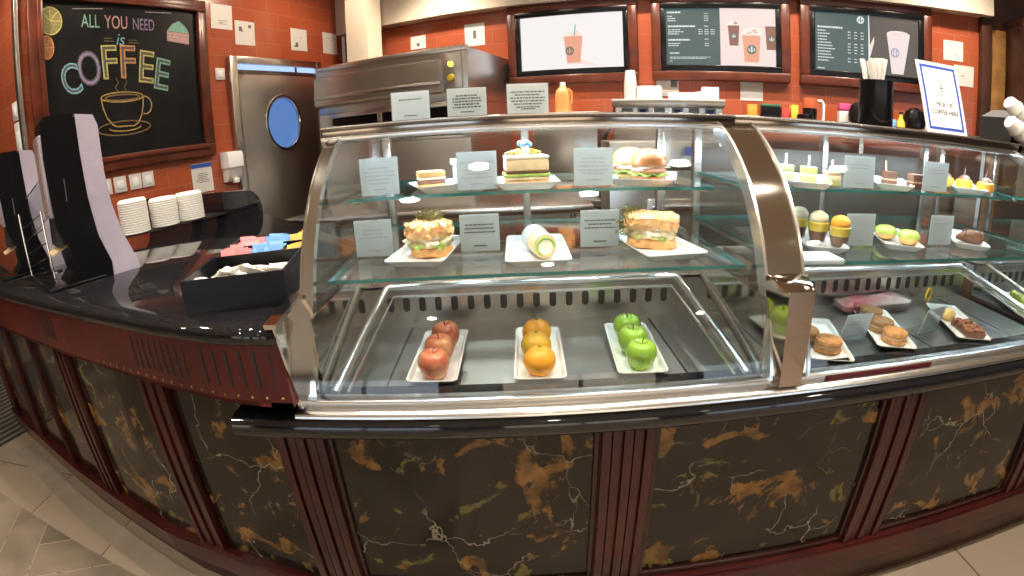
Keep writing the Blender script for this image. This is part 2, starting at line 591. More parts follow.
def text(body, size, depth=.0006, outline=0.0, align='CENTER', shear=0.0, space=1.0):
    c = bpy.data.curves.new('t', 'FONT')
    c.body = body
    c.size = size
    c.align_x = align
    c.align_y = 'CENTER'
    c.shear = shear
    c.space_character = space
    c.resolution_u = 4
    if outline:
        c.fill_mode = 'NONE'
        c.bevel_depth = outline
        c.bevel_resolution = 1
    else:
        c.extrude = depth
    o = bpy.data.objects.new('t', c)
    COL.objects.link(o)
    bpy.context.view_layer.update()
    me = bpy.data.meshes.new_from_object(o.evaluated_get(bpy.context.evaluated_depsgraph_get()))
    bpy.data.objects.remove(o)
    bpy.data.curves.remove(c)
    return me
UP = Matrix.Rotation(pi / 2, 4, 'X')             # lay a text's XY onto XZ, facing -Y
def rrect(w, d, r, z, n=5, cx=0, cy=0):
    p = []
    for (sx, sy, a0) in ((1, 1, 0), (-1, 1, pi / 2), (-1, -1, pi), (1, -1, 3 * pi / 2)):
        for i in range(n):
            a = a0 + pi / 2 * i / (n - 1)
            p.append((cx + sx * (w / 2 - r) + r * cos(a), cy + sy * (d / 2 - r) + r * sin(a), z))
    return p
A_BW = math.atan2(UU.y, UU.x)                    # turns local x along the back wall, y into it
A_LW = math.atan2(VV.y, VV.x)

# ================================================================== SETTING
def offs(poly, d, closed=False):                # shift a polyline to its right-hand (viewer) side by d
    n = len(poly)
    out = []
    for i in range(n):
        p = Vector(poly[i])
        def nrm(a, b):
            t = (Vector(b) - Vector(a)).normalized()
            return Vector((t.y, -t.x))
        ns = []
        if closed or i > 0: ns.append(nrm(poly[i - 1], poly[i]))
        if closed or i < n - 1: ns.append(nrm(poly[i], poly[(i + 1) % n]))
        m = sum(ns, Vector((0, 0)))
        m.normalize()
        k = d / max(.4, m.dot(ns[0]))
        out.append((p.x + m.x * k, p.y + m.y * k))
    return out
def band(b, poly, front, back, z0, z1):
    f, k = offs(poly, front), offs(poly, -back)
    for i in range(len(f) - 1):                 # one closed block per stretch keeps the caps convex
        b.prism([f[i], f[i + 1], k[i + 1], k[i]], z0, z1)
    return b

# floor: plain tiles with a herringbone field on the left
b = B()
b.box(-8, 7, -6, 7, -.06, 0)
b.mi = 1
FIELD_A = radians(27)
ca, sa = cos(FIELD_A), sin(FIELD_A)
PW, PL = .205, .82
POLY = [(-2.85, 1.75), (-1.93, 1.365), (-1.19, 1.085), (-.55, .93), (2.6, .93)]      # plan of the counter front
def on_field(x, y):
    return -3.6 < x < -.30 and y > -1.0 and y < 1.7 and front_gap(x, y) > .17
def front_gap(x, y):
    best = 9
    for i in range(len(POLY) - 1):
        a, c = Vector(POLY[i]), Vector(POLY[i + 1])
        t = (c - a).normalized()
        best = min(best, (Vector((x, y)) - a).dot(Vector((t.y, -t.x)))) if False else best
        k = max(0, min((c - a).length, (Vector((x, y)) - a).dot(t)))
        best = min(best, (Vector((x, y)) - a - t * k).length)
    return best
def clip(poly, a, nrm):
    out = []
    for i in range(len(poly)):
        p, q = Vector(poly[i]), Vector(poly[(i + 1) % len(poly)])
        dp, dq = (p - a).dot(nrm), (q - a).dot(nrm)
        if dp >= 0: out.append(tuple(p))
        if dp * dq < 0:
            out.append(tuple(p + (q - p) * (dp / (dp - dq))))
    return out
BORDER = offs(POLY[:4] + [(.0, .80)], .11)
rr = random.Random(3)
def plank(cx, cy, ang, w, l):
    c, s_ = cos(ang), sin(ang)
    g = .0045
    poly = [(cx + c * u - s_ * v, cy + s_ * u + c * v) for u, v in ((-l / 2 + g, -w / 2 + g), (l / 2 - g, -w / 2 + g), (l / 2 - g, w / 2 - g), (-l / 2 + g, w / 2 - g))]
    for i in range(len(BORDER) - 1):
        a, e = Vector(BORDER[i]), Vector(BORDER[i + 1])
        t = (e - a).normalized()
        poly = clip(poly, a, Vector((t.y, -t.x)))
        if len(poly) < 3: return
    poly = clip(poly, Vector((-.25, 0)), Vector((-1, 0)))
    if len(poly) < 3: return
    poly = clip(poly, Vector((0, 1.55)), Vector((0, -1)))
    if len(poly) < 3: return
    k = len(poly)
    b.mi = 1 + rr.randrange(4)
    b.add([(x, y, .0) for x, y in poly] + [(x, y, .002) for x, y in poly], [tuple(range(k, 2 * k))] + [(j, (j + 1) % k, k + (j + 1) % k, k + j) for j in range(k)])
N_ = int(round(PL / PW))
for i in range(-30, 30):
    for j in range(-12, 12):
        # classic herringbone: pairs stepped diagonally
        u = i * PW + j * PL * 1.0
        v = i * PW - j * PL * 1.0
        for k, (du, dv, an) in enumerate(((PL / 2, PW / 2, 0), (-PW / 2 + PW, PW + PL / 2 - 0, pi / 2))):
            if k == 0: uu, vv_ = u + PL / 2, v + PW / 2
            else: uu, vv_ = u + PW / 2, v + PW + PL / 2
            wx, wy = -2.05 + ca * uu - sa * vv_, .6 + sa * uu + ca * vv_
            if -4.2 < wx < .6 and -1.6 < wy < 2.2:
                plank(wx, wy, FIELD_A + an, PW, PL)
b.mi = 2
bf, bb = offs(POLY[:4], .108), offs(POLY[:4], .0)
for i in range(3):
    b.add([(*p, z) for z in (0, .0022) for p in (bf[i], bf[i + 1], bb[i + 1], bb[i])], [(0, 3, 2, 1), (4, 5, 6, 7), (0, 1, 5, 4), (1, 2, 6, 5), (2, 3, 7, 6), (3, 0, 4, 7)])
struct('floor', b, ['floor_tile', 'plank_0', 'plank_1', 'plank_2', 'plank_3'])

# walls
L0 = LW(0, 0)
b = B(); b.box(1.035, 3.95, 0, .12, 0, ROOM_Z)
struct('wall_left', b, 'red_tile', loc=L0, rot=(0, 0, A_LW))
b = B(); b.box(-1.2, 0, 0, .12, 0, ROOM_Z)
q = LW(1.035, 0)
struct('wall_side', b, 'red_tile', loc=q, rot=(0, 0, A_BW))
b = B()
b.box(-.012, .012, -.012, .03, 1.1, ROOM_Z, .003)
struct('trim_1', b, 'brushed_steel', loc=LW(1.035, 0, .008), rot=(0, 0, A_LW))
B0 = BW(0, 0)
b = B(); b.box(-3.06, 2.30, 0, .12, 0, ROOM_Z)
struct('wall_back', b, 'red_tile', loc=B0, rot=(0, 0, A_BW))
b = B(); b.box(2.30, 5.2, .02, .14, 0, ROOM_Z)
struct('wall_back_right', b, 'dark_wood', loc=B0, rot=(0, 0, A_BW))
b = B(); b.box(2.295, 2.385, -.06, .02, 0, ROOM_Z, .006)
struct('trim_2', b, 'dark_wood', loc=B0, rot=(0, 0, A_BW))
b = B(); b.box(2.385, 2.535, -.02, .02, 0, 2.33, .004)
struct('trim_3', b, 'gold_wood', loc=B0, rot=(0, 0, A_BW))
b = B(); b.box(-8, 7, -6, 7, ROOM_Z, ROOM_Z + .1)
struct('ceiling', b, 'beige_paint')
b = B()
b.box(-3.06, 2.36, -.13, 0, SOF_Z, ROOM_Z)
struct('trim_4', b, 'beige_paint', loc=B0, rot=(0, 0, A_BW))
# far side of the hall behind the camera, what the chrome and the marble mirror
b = B(); b.box(-8, 7, -6.12, -6, 0, ROOM_Z)
struct('wall_front', b, 'cream_wall')
b = B(); b.box(6.9, 7.0, -6, 2, 0, ROOM_Z)
struct('wall_right', b, 'cream_wall')
b = B(); b.box(-8.0, -7.9, -6, 6, 0, ROOM_Z)
struct('wall_far_left', b, 'cream_wall')
for i, (x, m_) in enumerate(((-5.6, 'reflection_warm'), (-2.4, 'reflection_cool'), (1.0, 'reflection_warm'), (4.2, 'reflection_cool'))):  # unseen glowing shop windows, added for the steel to mirror
    b = B()
    for (x0, x1, z0, z1) in ((-1.3, 1.3, 0, .12), (-1.3, 1.3, 2.28, 2.4), (-1.3, -1.2, .12, 2.28), (1.2, 1.3, .12, 2.28), (-.03, .03, .12, 2.28)):
        b.box(x0, x1, -.08, 0, z0, z1)
    fr = struct('window_%d' % (i + 1), b, 'dark_wood', loc=(x, -5.92, .02))
    b = B(); b.box(-1.2, 1.2, -.06, -.05, .12, 2.28)
    obj('reflection_pane', b, m_, fr)

# ceiling lamps: one fixture per spot, the added ones included
def downlight():
    t = thing('ceiling_downlight', 'round recessed downlight', 'light')
    b = B()
    b.lathe([(.050, -.004), (.075, -.006), (.080, 0), (.050, 0)], 20, cap=False)
    obj('trim_ring', b, 'card_white', t)
    b = B(); b.lathe([(.001, .0), (.050, .0), (.050, .004)], 20)
    obj('lens', b, 'lamp_glow', t)
    return t
dl = downlight()
for i, (x, y, z) in enumerate(LAMPS):
    lb = 'round recessed ceiling downlight above the coffee bar'
    o = dl if i == 0 else dup(dl, lb, (x, y, z - .001))
    o.location = (x, y, z - .001)
    o['label'] = lb
    o['group'] = 'recessed ceiling downlights'

# ================================================================== SERVING COUNTER (straight front with the display cases)
PIL = [(-.50, .125), (.245, .125), (1.03, .14), (1.80, .14), (2.54, .14)]
def frame_of(a, c):                              # local x along a->c, y into the counter
    t = (Vector(c) - Vector(a)).normalized()
    return Matrix.Translation((a[0], a[1], 0)) @ Matrix.Rotation(math.atan2(t.y, t.x), 4, 'Z')
def pilaster(b, x, w, z0, z1):
    ws = w / 5.0
    for k in range(5):
        b.box(x - w / 2 + ws * k + .002, x - w / 2 + ws * (k + 1) - .002, -.012 - (.006 if k % 2 == 0 else 0), .03, z0, z1, .002)
    b.box(x - w / 2, x + w / 2, -.004, .03, z0, z1)
SC = thing('serving_counter', 'long mahogany serving counter with dark gold-veined marble panels under the glass cases', 'counter', (.9, 1.0, 0))
SC.location = (0, 0, 0)
F0 = frame_of(POLY[3], POLY[4])
def lx(x): return x + .55
edges = [-.55 + .0] + []
for i in range(4):
    xa, xb = PIL[i][0] + PIL[i][1] / 2, PIL[i + 1][0] - PIL[i + 1][1] / 2
    b = B(); b.box(0, xb - xa, 0, .02, .255, .83)
    obj('marble_panel', b, 'gold_marble', SC, loc=(xa, .935, 0))
    b = B(); b.M = F0
    z0, z1 = .255, .83
    for (a0, a1, c0, c1) in ((xa, xb, .255, .278), (xa, xa + .014, .278, z1), (xb - .014, xb, .278, z1)):
        b.box(lx(a0), lx(a1), -.006, .02, c0, c1, .003)
    obj('panel_moulding', b, 'mahogany_dark', SC)
for (x, w) in PIL:
    b = B(); b.M = F0; pilaster(b, lx(x), w, .25, .83)
    obj('pilaster', b, 'mahogany', SC)
R = [(-.56, .93), (2.6, .93)]
b = B(); band(b, R, .022, .05, .155, .255); band(b, R, .030, .05, .225, .243)
obj('bottom_rail', b, 'mahogany', SC)
b = B(); band(b, R, -.042, .09, 0, .155)
obj('kick_board', b, 'mahogany_dark', SC)
b = B(); b.box(-.555, 2.6, .955, 1.75, .0, .80)
obj('carcass', b, 'dark_wood', SC)
prof = [(.985, .808), (.866, .808)] + [(.862 - .026 * sin(a), .836 - .028 * cos(a)) for a in [pi * k / 10 for k in range(1, 10)]] + [(.866, .864), (.985, .864)]
b = B(); b.prism_x(prof, -.615, 2.6)
obj('granite_ledge', b, 'granite', SC)

# ================================================================== CONDIMENT COUNTER (left, curving away)
CC = thing('condiment_counter', 'curved condiment counter with black granite top and fluted red apron', 'counter')
for i, pl in enumerate(([(-2.36, .10), (-2.80, .10)], [(-1.57, .12), (-1.92, .03)], [(-.98, .115)])):
    a, c = POLY[i], POLY[i + 1]
    F = frame_of(a, c)
    Ls = (Vector(c) - Vector(a)).length
    t = (Vector(c) - Vector(a)).normalized()
    def sx(x): return (x - a[0]) / t.x
    cuts = sorted([(sx(x), w) for x, w in pl])
    for (s0, w) in cuts:
        b = B(); b.M = F; pilaster(b, s0, w, .25, .93)
        obj('pilaster', b, 'mahogany', CC)
    if i == 0: spans = [(sx(-2.74), sx(-2.42)), (sx(-2.30), Ls - .01)]
    elif i == 1: spans = [(.01, sx(-1.64)), (sx(-1.50), Ls)]
    else: spans = [(0, sx(-1.045)), (sx(-.915), Ls - .01)]
    for (s0, s1) in spans:
        b = B(); b.box(0, s1 - s0, 0, .02, .255, .93)
        p0 = F @ Vector((s0, .005, 0))
        obj('marble_panel', b, 'gold_marble', CC, loc=p0, rot=(0, 0, math.atan2(t.y, t.x)))
PL4 = POLY[:4] + [(-.54, .93)]
b = B(); band(b, POLY[:4], .022, .05, .155, .255); band(b, POLY[:4], .030, .05, .225, .243)
obj('bottom_rail', b, 'mahogany', CC)
b = B(); band(b, POLY[:4], -.042, .09, 0, .155)
obj('kick_board', b, 'mahogany_dark', CC)
EDGE = [(-2.95, 1.62), (-2.35, 1.395), (-1.81, 1.205), (-1.31, 1.03), (-1.0, .93), (-.77, .857), (-.61, .815), (-.52, .803), (-.443, .80)]
AP = offs(EDGE, -.022)
b = B(); band(b, AP, 0, .05, .905, 1.046)
b.box(AP[-1][0] - .05, AP[-1][0], AP[-1][1], .93, .905, 1.046)
b.box(AP[-2][0], AP[-1][0] + .0, AP[-1][1] - .0, .83, .905, .915)
# soffit board under the overhang
for i in range(len(AP) - 1):
    p, q = AP[i], AP[i + 1]
    b.prism([p, q, (q[0] + .02, q[1] + .2), (p[0] + .05, p[1] + .2)], .905, .915)
obj('apron', b, 'mahogany_red', CC)
def along(poly, s):
    for i in range(len(poly) - 1):
        a, c = Vector(poly[i]), Vector(poly[i + 1])
        if s <= (c - a).length: return a + (c - a).normalized() * s, (c - a).normalized()
        s -= (c - a).length
    return Vector(poly[-1]), (Vector(poly[-1]) - Vector(poly[-2])).normalized()
def from_right(s):
    p, t = along(AP[::-1], s)
    return p, -t
b = B()
fl = [.03 + .036 * k for k in range(6)] + [.275 + .026 * k for k in range(9)] + [.99 + .02 * k for k in range(6)]
for s_ in fl:
    p, t = from_right(s_)
    b.M = Matrix.Translation((p.x, p.y, 0)) @ Matrix.Rotation(math.atan2(t.y, t.x), 4, 'Z')
    b.box(-.0035, .0035, -.0012, .01, .945, 1.025)
obj('flute_grooves', b, 'slot_dark', CC)
for k in range(20):
    b = B()
    p, t = from_right(.02 + .036 * k)
    b.M = Matrix.Translation((p.x, p.y, .925)) @ Matrix.Rotation(math.atan2(t.y, t.x), 4, 'Z')
    b.ball(.0032, (0, -.001, 0), 8, 6)
    obj('brass_stud', b, 'gold_wood', CC)
TOP = EDGE + [(-.443, .86), (-.446, .88), (-.446, 1.50), (-1.16, 2.33), (-1.20, 2.38), (-1.30, 2.42)]
q1, q2 = LW(2.47, 0, .0), LW(1.035, 0, .0)
TOP += [(q1.x, q1.y), (q2.x, q2.y), (-3.1, 2.36)]
b = B()
ins = offs(TOP, -.010, True)
b.loft([[(*p, 1.044) for p in ins], [(*p, 1.052) for p in TOP], [(*p, 1.071) for p in TOP], [(*p, 1.080) for p in ins]])
obj('granite_top', b, 'granite', CC, ang=60)
b = B()
b.prism([(-3.0, 1.85), (-1.9, 1.42), (-1.15, 1.12), (-.60, 1.0), (-.60, 1.45), (-1.25, 2.25), (-2.0, 2.9), (-2.4, 2.1)], .0, 1.045)
obj('carcass', b, 'dark_wood', CC)
# raised black end splash with one rounded corner
a, c = Vector((-1.255, 2.385)), Vector((-1.78, 2.56))
t = (a - c).normalized()
b = B()
pl = [(0, 0), ((a - c).length, 0)] + [((a - c).length - .10 + .10 * cos(x), .10 * sin(x) + .03) for x in [pi / 2 * k / 6 for k in range(7)]] + [(0, .13)]
b.M = Matrix.Translation((c.x, c.y, 1.08)) @ Matrix.Rotation(math.atan2(t.y, t.x), 4, 'Z')
b.prism_y(pl, -.012, .012)
b.M = Matrix.Translation((c.x, c.y, 1.08)) @ Matrix.Rotation(math.atan2(t.y, t.x), 4, 'Z')
b.box(-.55, 0, -.012, .012, 0, .13)
obj('end_splash', b, 'granite', CC)

# ================================================================== GLASS DISPLAY CASES
PROF = [(.868, .896), (.877, .932), (.905, 1.0), (.943, 1.09), (.975, 1.16), (1.012, 1.22), (1.058, 1.28), (1.112, 1.33), (1.178, 1.378), (1.245, 1.41)]
def smooth_prof(p, n=4):
    out = []
    for i in range(len(p) - 1):
        p0, p1, p2, p3 = (Vector(p[max(i - 1, 0)]), Vector(p[i]), Vector(p[i + 1]), Vector(p[min(i + 2, len(p) - 1)]))
        for k in range(n):
            t_ = k / n
            out.append(tuple(.5 * ((2 * p1) + (p2 - p0) * t_ + (2 * p0 - 5 * p1 + 4 * p2 - p3) * t_ ** 2 + (3 * p1 - p0 - 3 * p2 + p3) * t_ ** 3)))
    return out + [p[-1]]
SP = smooth_prof(PROF)
def sheet(b, x0, x1, out, inn):                  # a curved sheet following the front profile
    f, k = offs([(y, z) for y, z in SP], out), offs([(y, z) for y, z in SP], -inn)
    # profile runs upward: its right-hand side is into the case, so flip signs
    f, k = offs(SP, -out), offs(SP, inn)
    lp = []
    for (p, q) in zip(f, k):
        lp.append([(x0, p[0], p[1]), (x1, p[0], p[1]), (x1, q[0], q[1]), (x0, q[0], q[1])])
    return b.loft(lp)
RIM_Z = 1.437
def display_case(x0, x1, label, liners=(0, 1)):
    t = thing('display_case', label, 'display case')
    b = B(); sheet(b, x0, x1, 0, .006)
    obj('front_glass', b, 'case_glass', t)
    b = B()
    b.prism_x([(.90, .862)] + [(.862 - .018 * cos(a), .864 + .014 * sin(a)) for a in [pi / 2 * k / 7 for k in range(8)]] + [(.871, .878), (.871, .892), (.90, .892)], x0 - .05, x1 + .05)
    b.box(x0, x1, .861, .877, .891, .898, .002)
    obj('front_sill', b, 'edge_steel', t)
    b = B()
    b.box(x0 - .05, x1 + .05, 1.232, 1.42, 1.412, RIM_Z, .005)
    tl = obj('top_ledge', b, 'rim_steel', t)
    for (za, zb) in ((1.4015, 1.4130), (1.4335, 1.4385)):
        b = B(); b.box(x0 - .05, x1 + .05, 1.226, 1.234, za, zb, .002)
        obj('bright_edge', b, 'edge_steel', tl)
    b = B(); b.box(x0 + .02, x1 - .02, 1.262, 1.30, 1.4035, 1.4115, .002)
    obj('light_tube', b, 'led_glow', t)
    for (z, y0, nm) in ((1.248, 1.21, 'upper'), (1.098, 1.015, 'lower')):
        b = B()
        b.box(x0 + .008, x1 - .008, y0, 1.64, z, z + .008)
        b.m = [0, 0, 1, 1, 1, 1]
        sh = obj('glass_shelf', b, ['shelf_glass', 'glass_edge'], t, smooth=False)
        for x in (x0 + .02, x1 - .02):
            b = B(); b.box(x - .012, x + .012, y0 + .05, 1.64, z - .012, z - .001, .002)
            obj('shelf_bracket', b, 'brushed_steel', sh)
    b = B()
    b.box(x0, x1, .89, 1.38, .842, .853)
    obj('deck', b, 'deck_steel', t)
    b = B()
    for x in (x0 + (x1 - x0) * .12, x0 + (x1 - x0) * .5, x0 + (x1 - x0) * .86):
        b.box(x - .003, x + .003, .93, 1.36, .8528, .8537)
    b.box(x0 + .03, x1 - .03, .953, .957, .8528, .8537)
    obj('deck_seams', b, 'slot_dark', t)
    b = B()
    b.box(x0, x1, 1.38, 1.395, .853, .975)
    b.box(x0, x1, 1.38, 1.70, .966, .978, .002)
    obj('vent_wall', b, 'brushed_steel', t)
    n = int((x1 - x0 - .06) / .0475)
    for k in range(n):
        b = B()
        cx = x0 + .05 + .0475 * k
        o_ = [(cx + .010 * cos(a_), .918 + .010 * sin(a_) + (.012 if sin(a_) > 0 else -.012)) for a_ in [2 * pi * (j + .5) / 12 for j in range(12)]]
        b.prism_y(o_, 1.3785, 1.381)
        obj('vent_slot', b, 'slot_dark', t)
    # chrome rail round the well, rising to the back
    b = B()
    xl, xr = x0 + .02, x1 - .02
    b.tube([(xl, .915, .885), (xl + .025, 1.36, .972), (xl + .035, 1.372, .976), (xr - .035, 1.372, .976), (xr - .025, 1.36, .972), (xr, .915, .885)], .011, 10)
    b.tube([(xl + .025, .93, .879), (xl + .05, 1.345, .955), (xr - .05, 1.345, .955), (xr - .025, .93, .879)], .004, 6)
    obj('well_rail', b, 'edge_steel', t)
    for x in [(x0 + .003, x1 - .003)[k_] for k_ in liners]:
        b = B(); b.box(x - .002, x + .002, .90, 1.38, .853, 1.06)
        obj('side_liner', b, 'mirror_steel', t)
    # side glass, back posts and sliding door rails
    ys = [(y, z) for y, z in SP] + [(1.64, 1.41), (1.64, .98), (1.40, .98), (1.40, .886)]
    b = B(); b.prism_x(ys, x1 - .0065, x1 - .0005)
    obj('side_glass', b, 'case_glass', t)
    b = B()
    for x in (x0 + .015, x1 - .015):
        b.box(x - .014, x + .014, 1.655, 1.685, .975, 1.412, .003)
    b.box(x0, x1, 1.655, 1.695, .978, .992, .002)
    b.box(x0, x1, 1.655, 1.695, 1.398, 1.412, .002)
    b.box((x0 + x1) / 2 - .012, (x0 + x1) / 2 + .012, 1.66, 1.69, .99, 1.40, .002)
    obj('rear_frame', b, 'brushed_steel', t)
    return t
C1 = display_case(-.408, .53, 'tall curved glass case holding sandwiches and the three fruit plates')
b = B(); sheet(b, -.436, -.409, .003, .012)
for x in (-.4375, -.4115):
    sheet(b, x, x + .004, .006, .012)
obj('end_band', b, 'chrome', C1)
b = B(); b.prism_x([(y, z) for y, z in SP] + [(1.66, 1.41), (1.66, .886)], -.416, -.410)
obj('side_glass', b, 'case_glass', C1)
b = B(); b.prism_x([(.800, 1.088), (.930, 1.102), (.940, 1.088), (.885, .885), (.852, .885), (.845, .90)], -.4405, -.4365)
b.prism_x([(.797, 1.083), (.930, 1.097), (.932, 1.106), (.797, 1.092)], -.455, -.431)
obj('end_plate', b, 'chrome', C1)
C2 = display_case(.63, 1.70, 'long curved glass case holding cakes and cookies, right of the wide chrome band', (0,))
for k_ in range(2):
    b = B(); b.box(.66 + .51 * k_, 1.17 + .51 * k_, 1.664 + .010 * k_, 1.672 + .010 * k_, .992, 1.34, .002)
    obj('sliding_door', b, 'taupe_panel', C2)
b = B(); sheet(b, .532, .628, .012, .020)
dv = obj('divider_band', b, 'mirror_steel', C2)
for x in (.529, .623):
    b = B(); sheet(b, x, x + .007, .016, .022)
    obj('bright_edge', b, 'edge_steel', dv)
b = B(); sheet(b, 1.702, 1.768, .012, .020)
obj('end_band', b, 'chrome', C2)
b = B()
b.loft([[(.552, .846, .884), (.606, .846, .884), (.615, .90, .884), (.536, .90, .884)], [(.534, .836, 1.098), (.596, .836, 1.098), (.622, .915, 1.112), (.522, .915, 1.112)], [(.540, .842, 1.102), (.590, .842, 1.102), (.614, .910, 1.114), (.530, .910, 1.114)]])
obj('post_box', b, 'post_steel', C2)
b = B(); b.box(.69, 1.02, .866, .8705, .879, .891)
b.M = Matrix()
obj('sill_strip', b, 'maroon', C2)
C3 = display_case(1.77, 2.55, 'farthest glass case with the grape plate, cut off by the right edge', ())

# ================================================================== FOOD AND CROCKERY
def plate_mesh(w, d, h=.017):
    b = B()
    L_ = [rrect(w * .74, d * .86, .012, 0), rrect(w * .78, d * .88, .014, .002), rrect(w * .96, d * .975, .012, h * .8), rrect(w, d, .014, h), rrect(w, d, .014, h + .002),
          rrect(w - .008, d - .008, .012, h + .001), rrect(w * .84, d * .915, .012, .006), rrect(w * .78, d * .88, .012, .005)]
    b.loft(L_)
    return b
PLATES = {}
def plate(label, loc, rz=0, w=.118, d=.30, group='white oblong serving plates'):
    k = (w, d)
    if k not in PLATES:
        PLATES[k] = obj('serving_plate', plate_mesh(w, d), 'ceramic', loc=loc, rot=(0, 0, rz))
        o = PLATES[k]
    else:
        o = PLATES[k].copy()
        COL.objects.link(o)
        o.location = loc
        o.rotation_euler = (0, 0, rz)
    return tag(o, label, 'plate', group)
D0, S2, S1 = .8538, 1.1065, 1.2565
PH = .0055
# --- fruit
APPLE = [(.004, .006), (.014, .001), (.022, .004), (.031, .018), (.036, .034), (.0365, .044), (.033, .057), (.025, .066), (.015, .068), (.008, .064), (.003, .059)]
def apple(m, label, loc, group):
    t = thing('apple', label, 'apple', loc, group=group)
    b = B(); b.lathe(APPLE, 28)
    obj('flesh', b, m, t)
    b = B(); b.tube([(0, 0, .058), (.001, 0, .068), (.005, .002, .076)], [.0013, .0012, .0018], 6)
    obj('stem', b, 'stem_brown', t)
    return t
def orange(m, label, loc, group):
    t = thing('orange', label, 'orange', loc, group=group)
    b = B(); b.ball(.037, (0, 0, .035), 30, 18, sz=.94, amp=.02, fr=1.5)
    obj('peel', b, m, t)
    b = B(); b.lathe([(.001, .0715), (.004, .0712), (.0055, .0700), (.006, .0685)], 8)
    obj('stem_button', b, 'herb', t)
    return t
plate('oblong white plate under three red apples', (-.186, 1.138, D0), radians(-1))
plate('oblong white plate under three oranges', (.060, 1.134, D0), radians(-2))
plate('oblong white plate under three green apples', (.298, 1.134, D0), radians(-4))
pz = D0 + PH
a1 = apple('apple_red', 'red apple at the front of its white plate, palest of the three', (-.185, 1.032, pz), 'red apples on the deck plate')
dup(a1, 'dark red apple in the middle of the red apple row', (-.182, 1.115, pz), 2.1)
dup(a1, 'red apple at the back of the red apple row', (-.176, 1.198, pz), 4.0)
o1 = orange('orange_peel', 'smooth bright orange at the front of its white plate', (.056, 1.030, pz), 'oranges on the deck plate')
orange('orange_green', 'greenish tinted orange in the middle of the orange row', (.053, 1.114, pz), 'oranges on the deck plate')
dup(o1, 'orange at the back of the orange row', (.059, 1.198, pz), 1.5)
g1 = apple('apple_green', 'yellowish green apple at the front of its white plate', (.292, 1.034, pz), 'green apples on the deck plate')
dup(g1, 'green apple in the middle of the green apple row', (.291, 1.116, pz), 1.2)
dup(g1, 'green apple at the back of the green apple row', (.296, 1.198, pz), 3.0)

# --- price and name cards in clear holders
def card(label, x, y, z, w=.100, h=.098, rz=0.0, lines=4, group='printed cards in clear holders', tilt=.0, ink='ink_light', clear=True, seed=0, red=False):
    t = thing('menu_card', label, 'card', (x, y, z), rz, group)
    Mt = Matrix.Rotation(-tilt, 4, 'X')
    b = B(); b.M = Mt; b.box(-w / 2 + .002, w / 2 - .002, -.0006, .0006, .004, h - .002)
    obj('paper', b, 'card_paper', t)
    b = B(); b.M = Mt
    r = random.Random(seed)
    zz = h * .72
    for k in range(lines):
        ww = w * (.30 + .22 * r.random())
        x0 = -ww
        while x0 < ww:
            l = .004 + .008 * r.random()
            b.box(x0 * .8, min(x0 + l, ww) * .8, -.0012, -.0006, zz - .0016, zz + .0016)
            x0 += l + .0025
        zz -= h * .095
    b.box(-w * .16, w * .16, -.0012, -.0006, h * .17, h * .20)
    obj('print', b, ink, t)
    if clear:
        b = B(); b.M = Mt
        b.box(-w / 2, w / 2, -.0035, -.0020, 0, h)
        b.box(-w / 2, w / 2, .0020, .0035, 0, h)
        b.box(-w / 2, w / 2, -.0035, .035, 0, .003)
        obj('clear_holder', b, 'acrylic', t)
    return t
card('card in clear holder at the left end of the upper glass shelf', -.313, 1.222, S1, lines=5, seed=1)
card('card in clear holder on the upper shelf between small sandwich and club sandwich', -.073, 1.222, S1, lines=5, seed=2)
card('card in clear holder on the upper shelf between the club sandwich and the burgers', .209, 1.222, S1, lines=5, seed=3)
card('card in clear holder at the left end of the lower glass shelf', -.338, 1.206, S2, lines=3, seed=4)
card('card in clear holder on the lower shelf between the rice sandwich and the wrap', -.073, 1.206, S2, lines=3, seed=5, ink='ink')
card('card in clear holder on the lower shelf between the wrap and the square sandwich', .221, 1.206, S2, lines=3, seed=6, ink='ink')
card('card in clear holder on the upper shelf between green cakes and chocolate cakes', .975, 1.215, S1, w=.115, h=.095, lines=2, seed=7)
card('card in clear holder on the upper shelf before the orange cakes', 1.285, 1.215, S1, w=.115, h=.095, lines=2, seed=8)
card('card in clear holder on the lower shelf between fruit cups and green buns', .945, 1.150, S2, w=.105, h=.094, lines=1, seed=9)
card('card in clear holder on the lower shelf before the brown croissant', 1.270, 1.150, S2, w=.105, h=.094, lines=1, seed=10)
card('leaning card on the cake case deck beside the stacked cookies', .930, 1.095, D0 + .002, w=.095, h=.090, lines=2, tilt=-.25, seed=11)
card('leaning card on the cake case deck beside the nut tart plate', 1.222, 1.09, D0 + .002, w=.105, h=.092, lines=1, tilt=-.25, rz=.2, seed=12)
card('paper card with a single printed line on the case top in front of the oven', -.235, 1.285, RIM_Z, w=.100, h=.076, lines=1, group='paper cards on the case top', ink='ink', seed=13)
card('paper card with five printed lines, middle of three on the case top', -.093, 1.285, RIM_Z, w=.102, h=.076, lines=5, group='paper cards on the case top', ink='ink', seed=14)
card('largest paper card on the case top, third from the oven side', .058, 1.285, RIM_Z, w=.106, h=.080, lines=6, group='paper cards on the case top', ink='ink', seed=15)

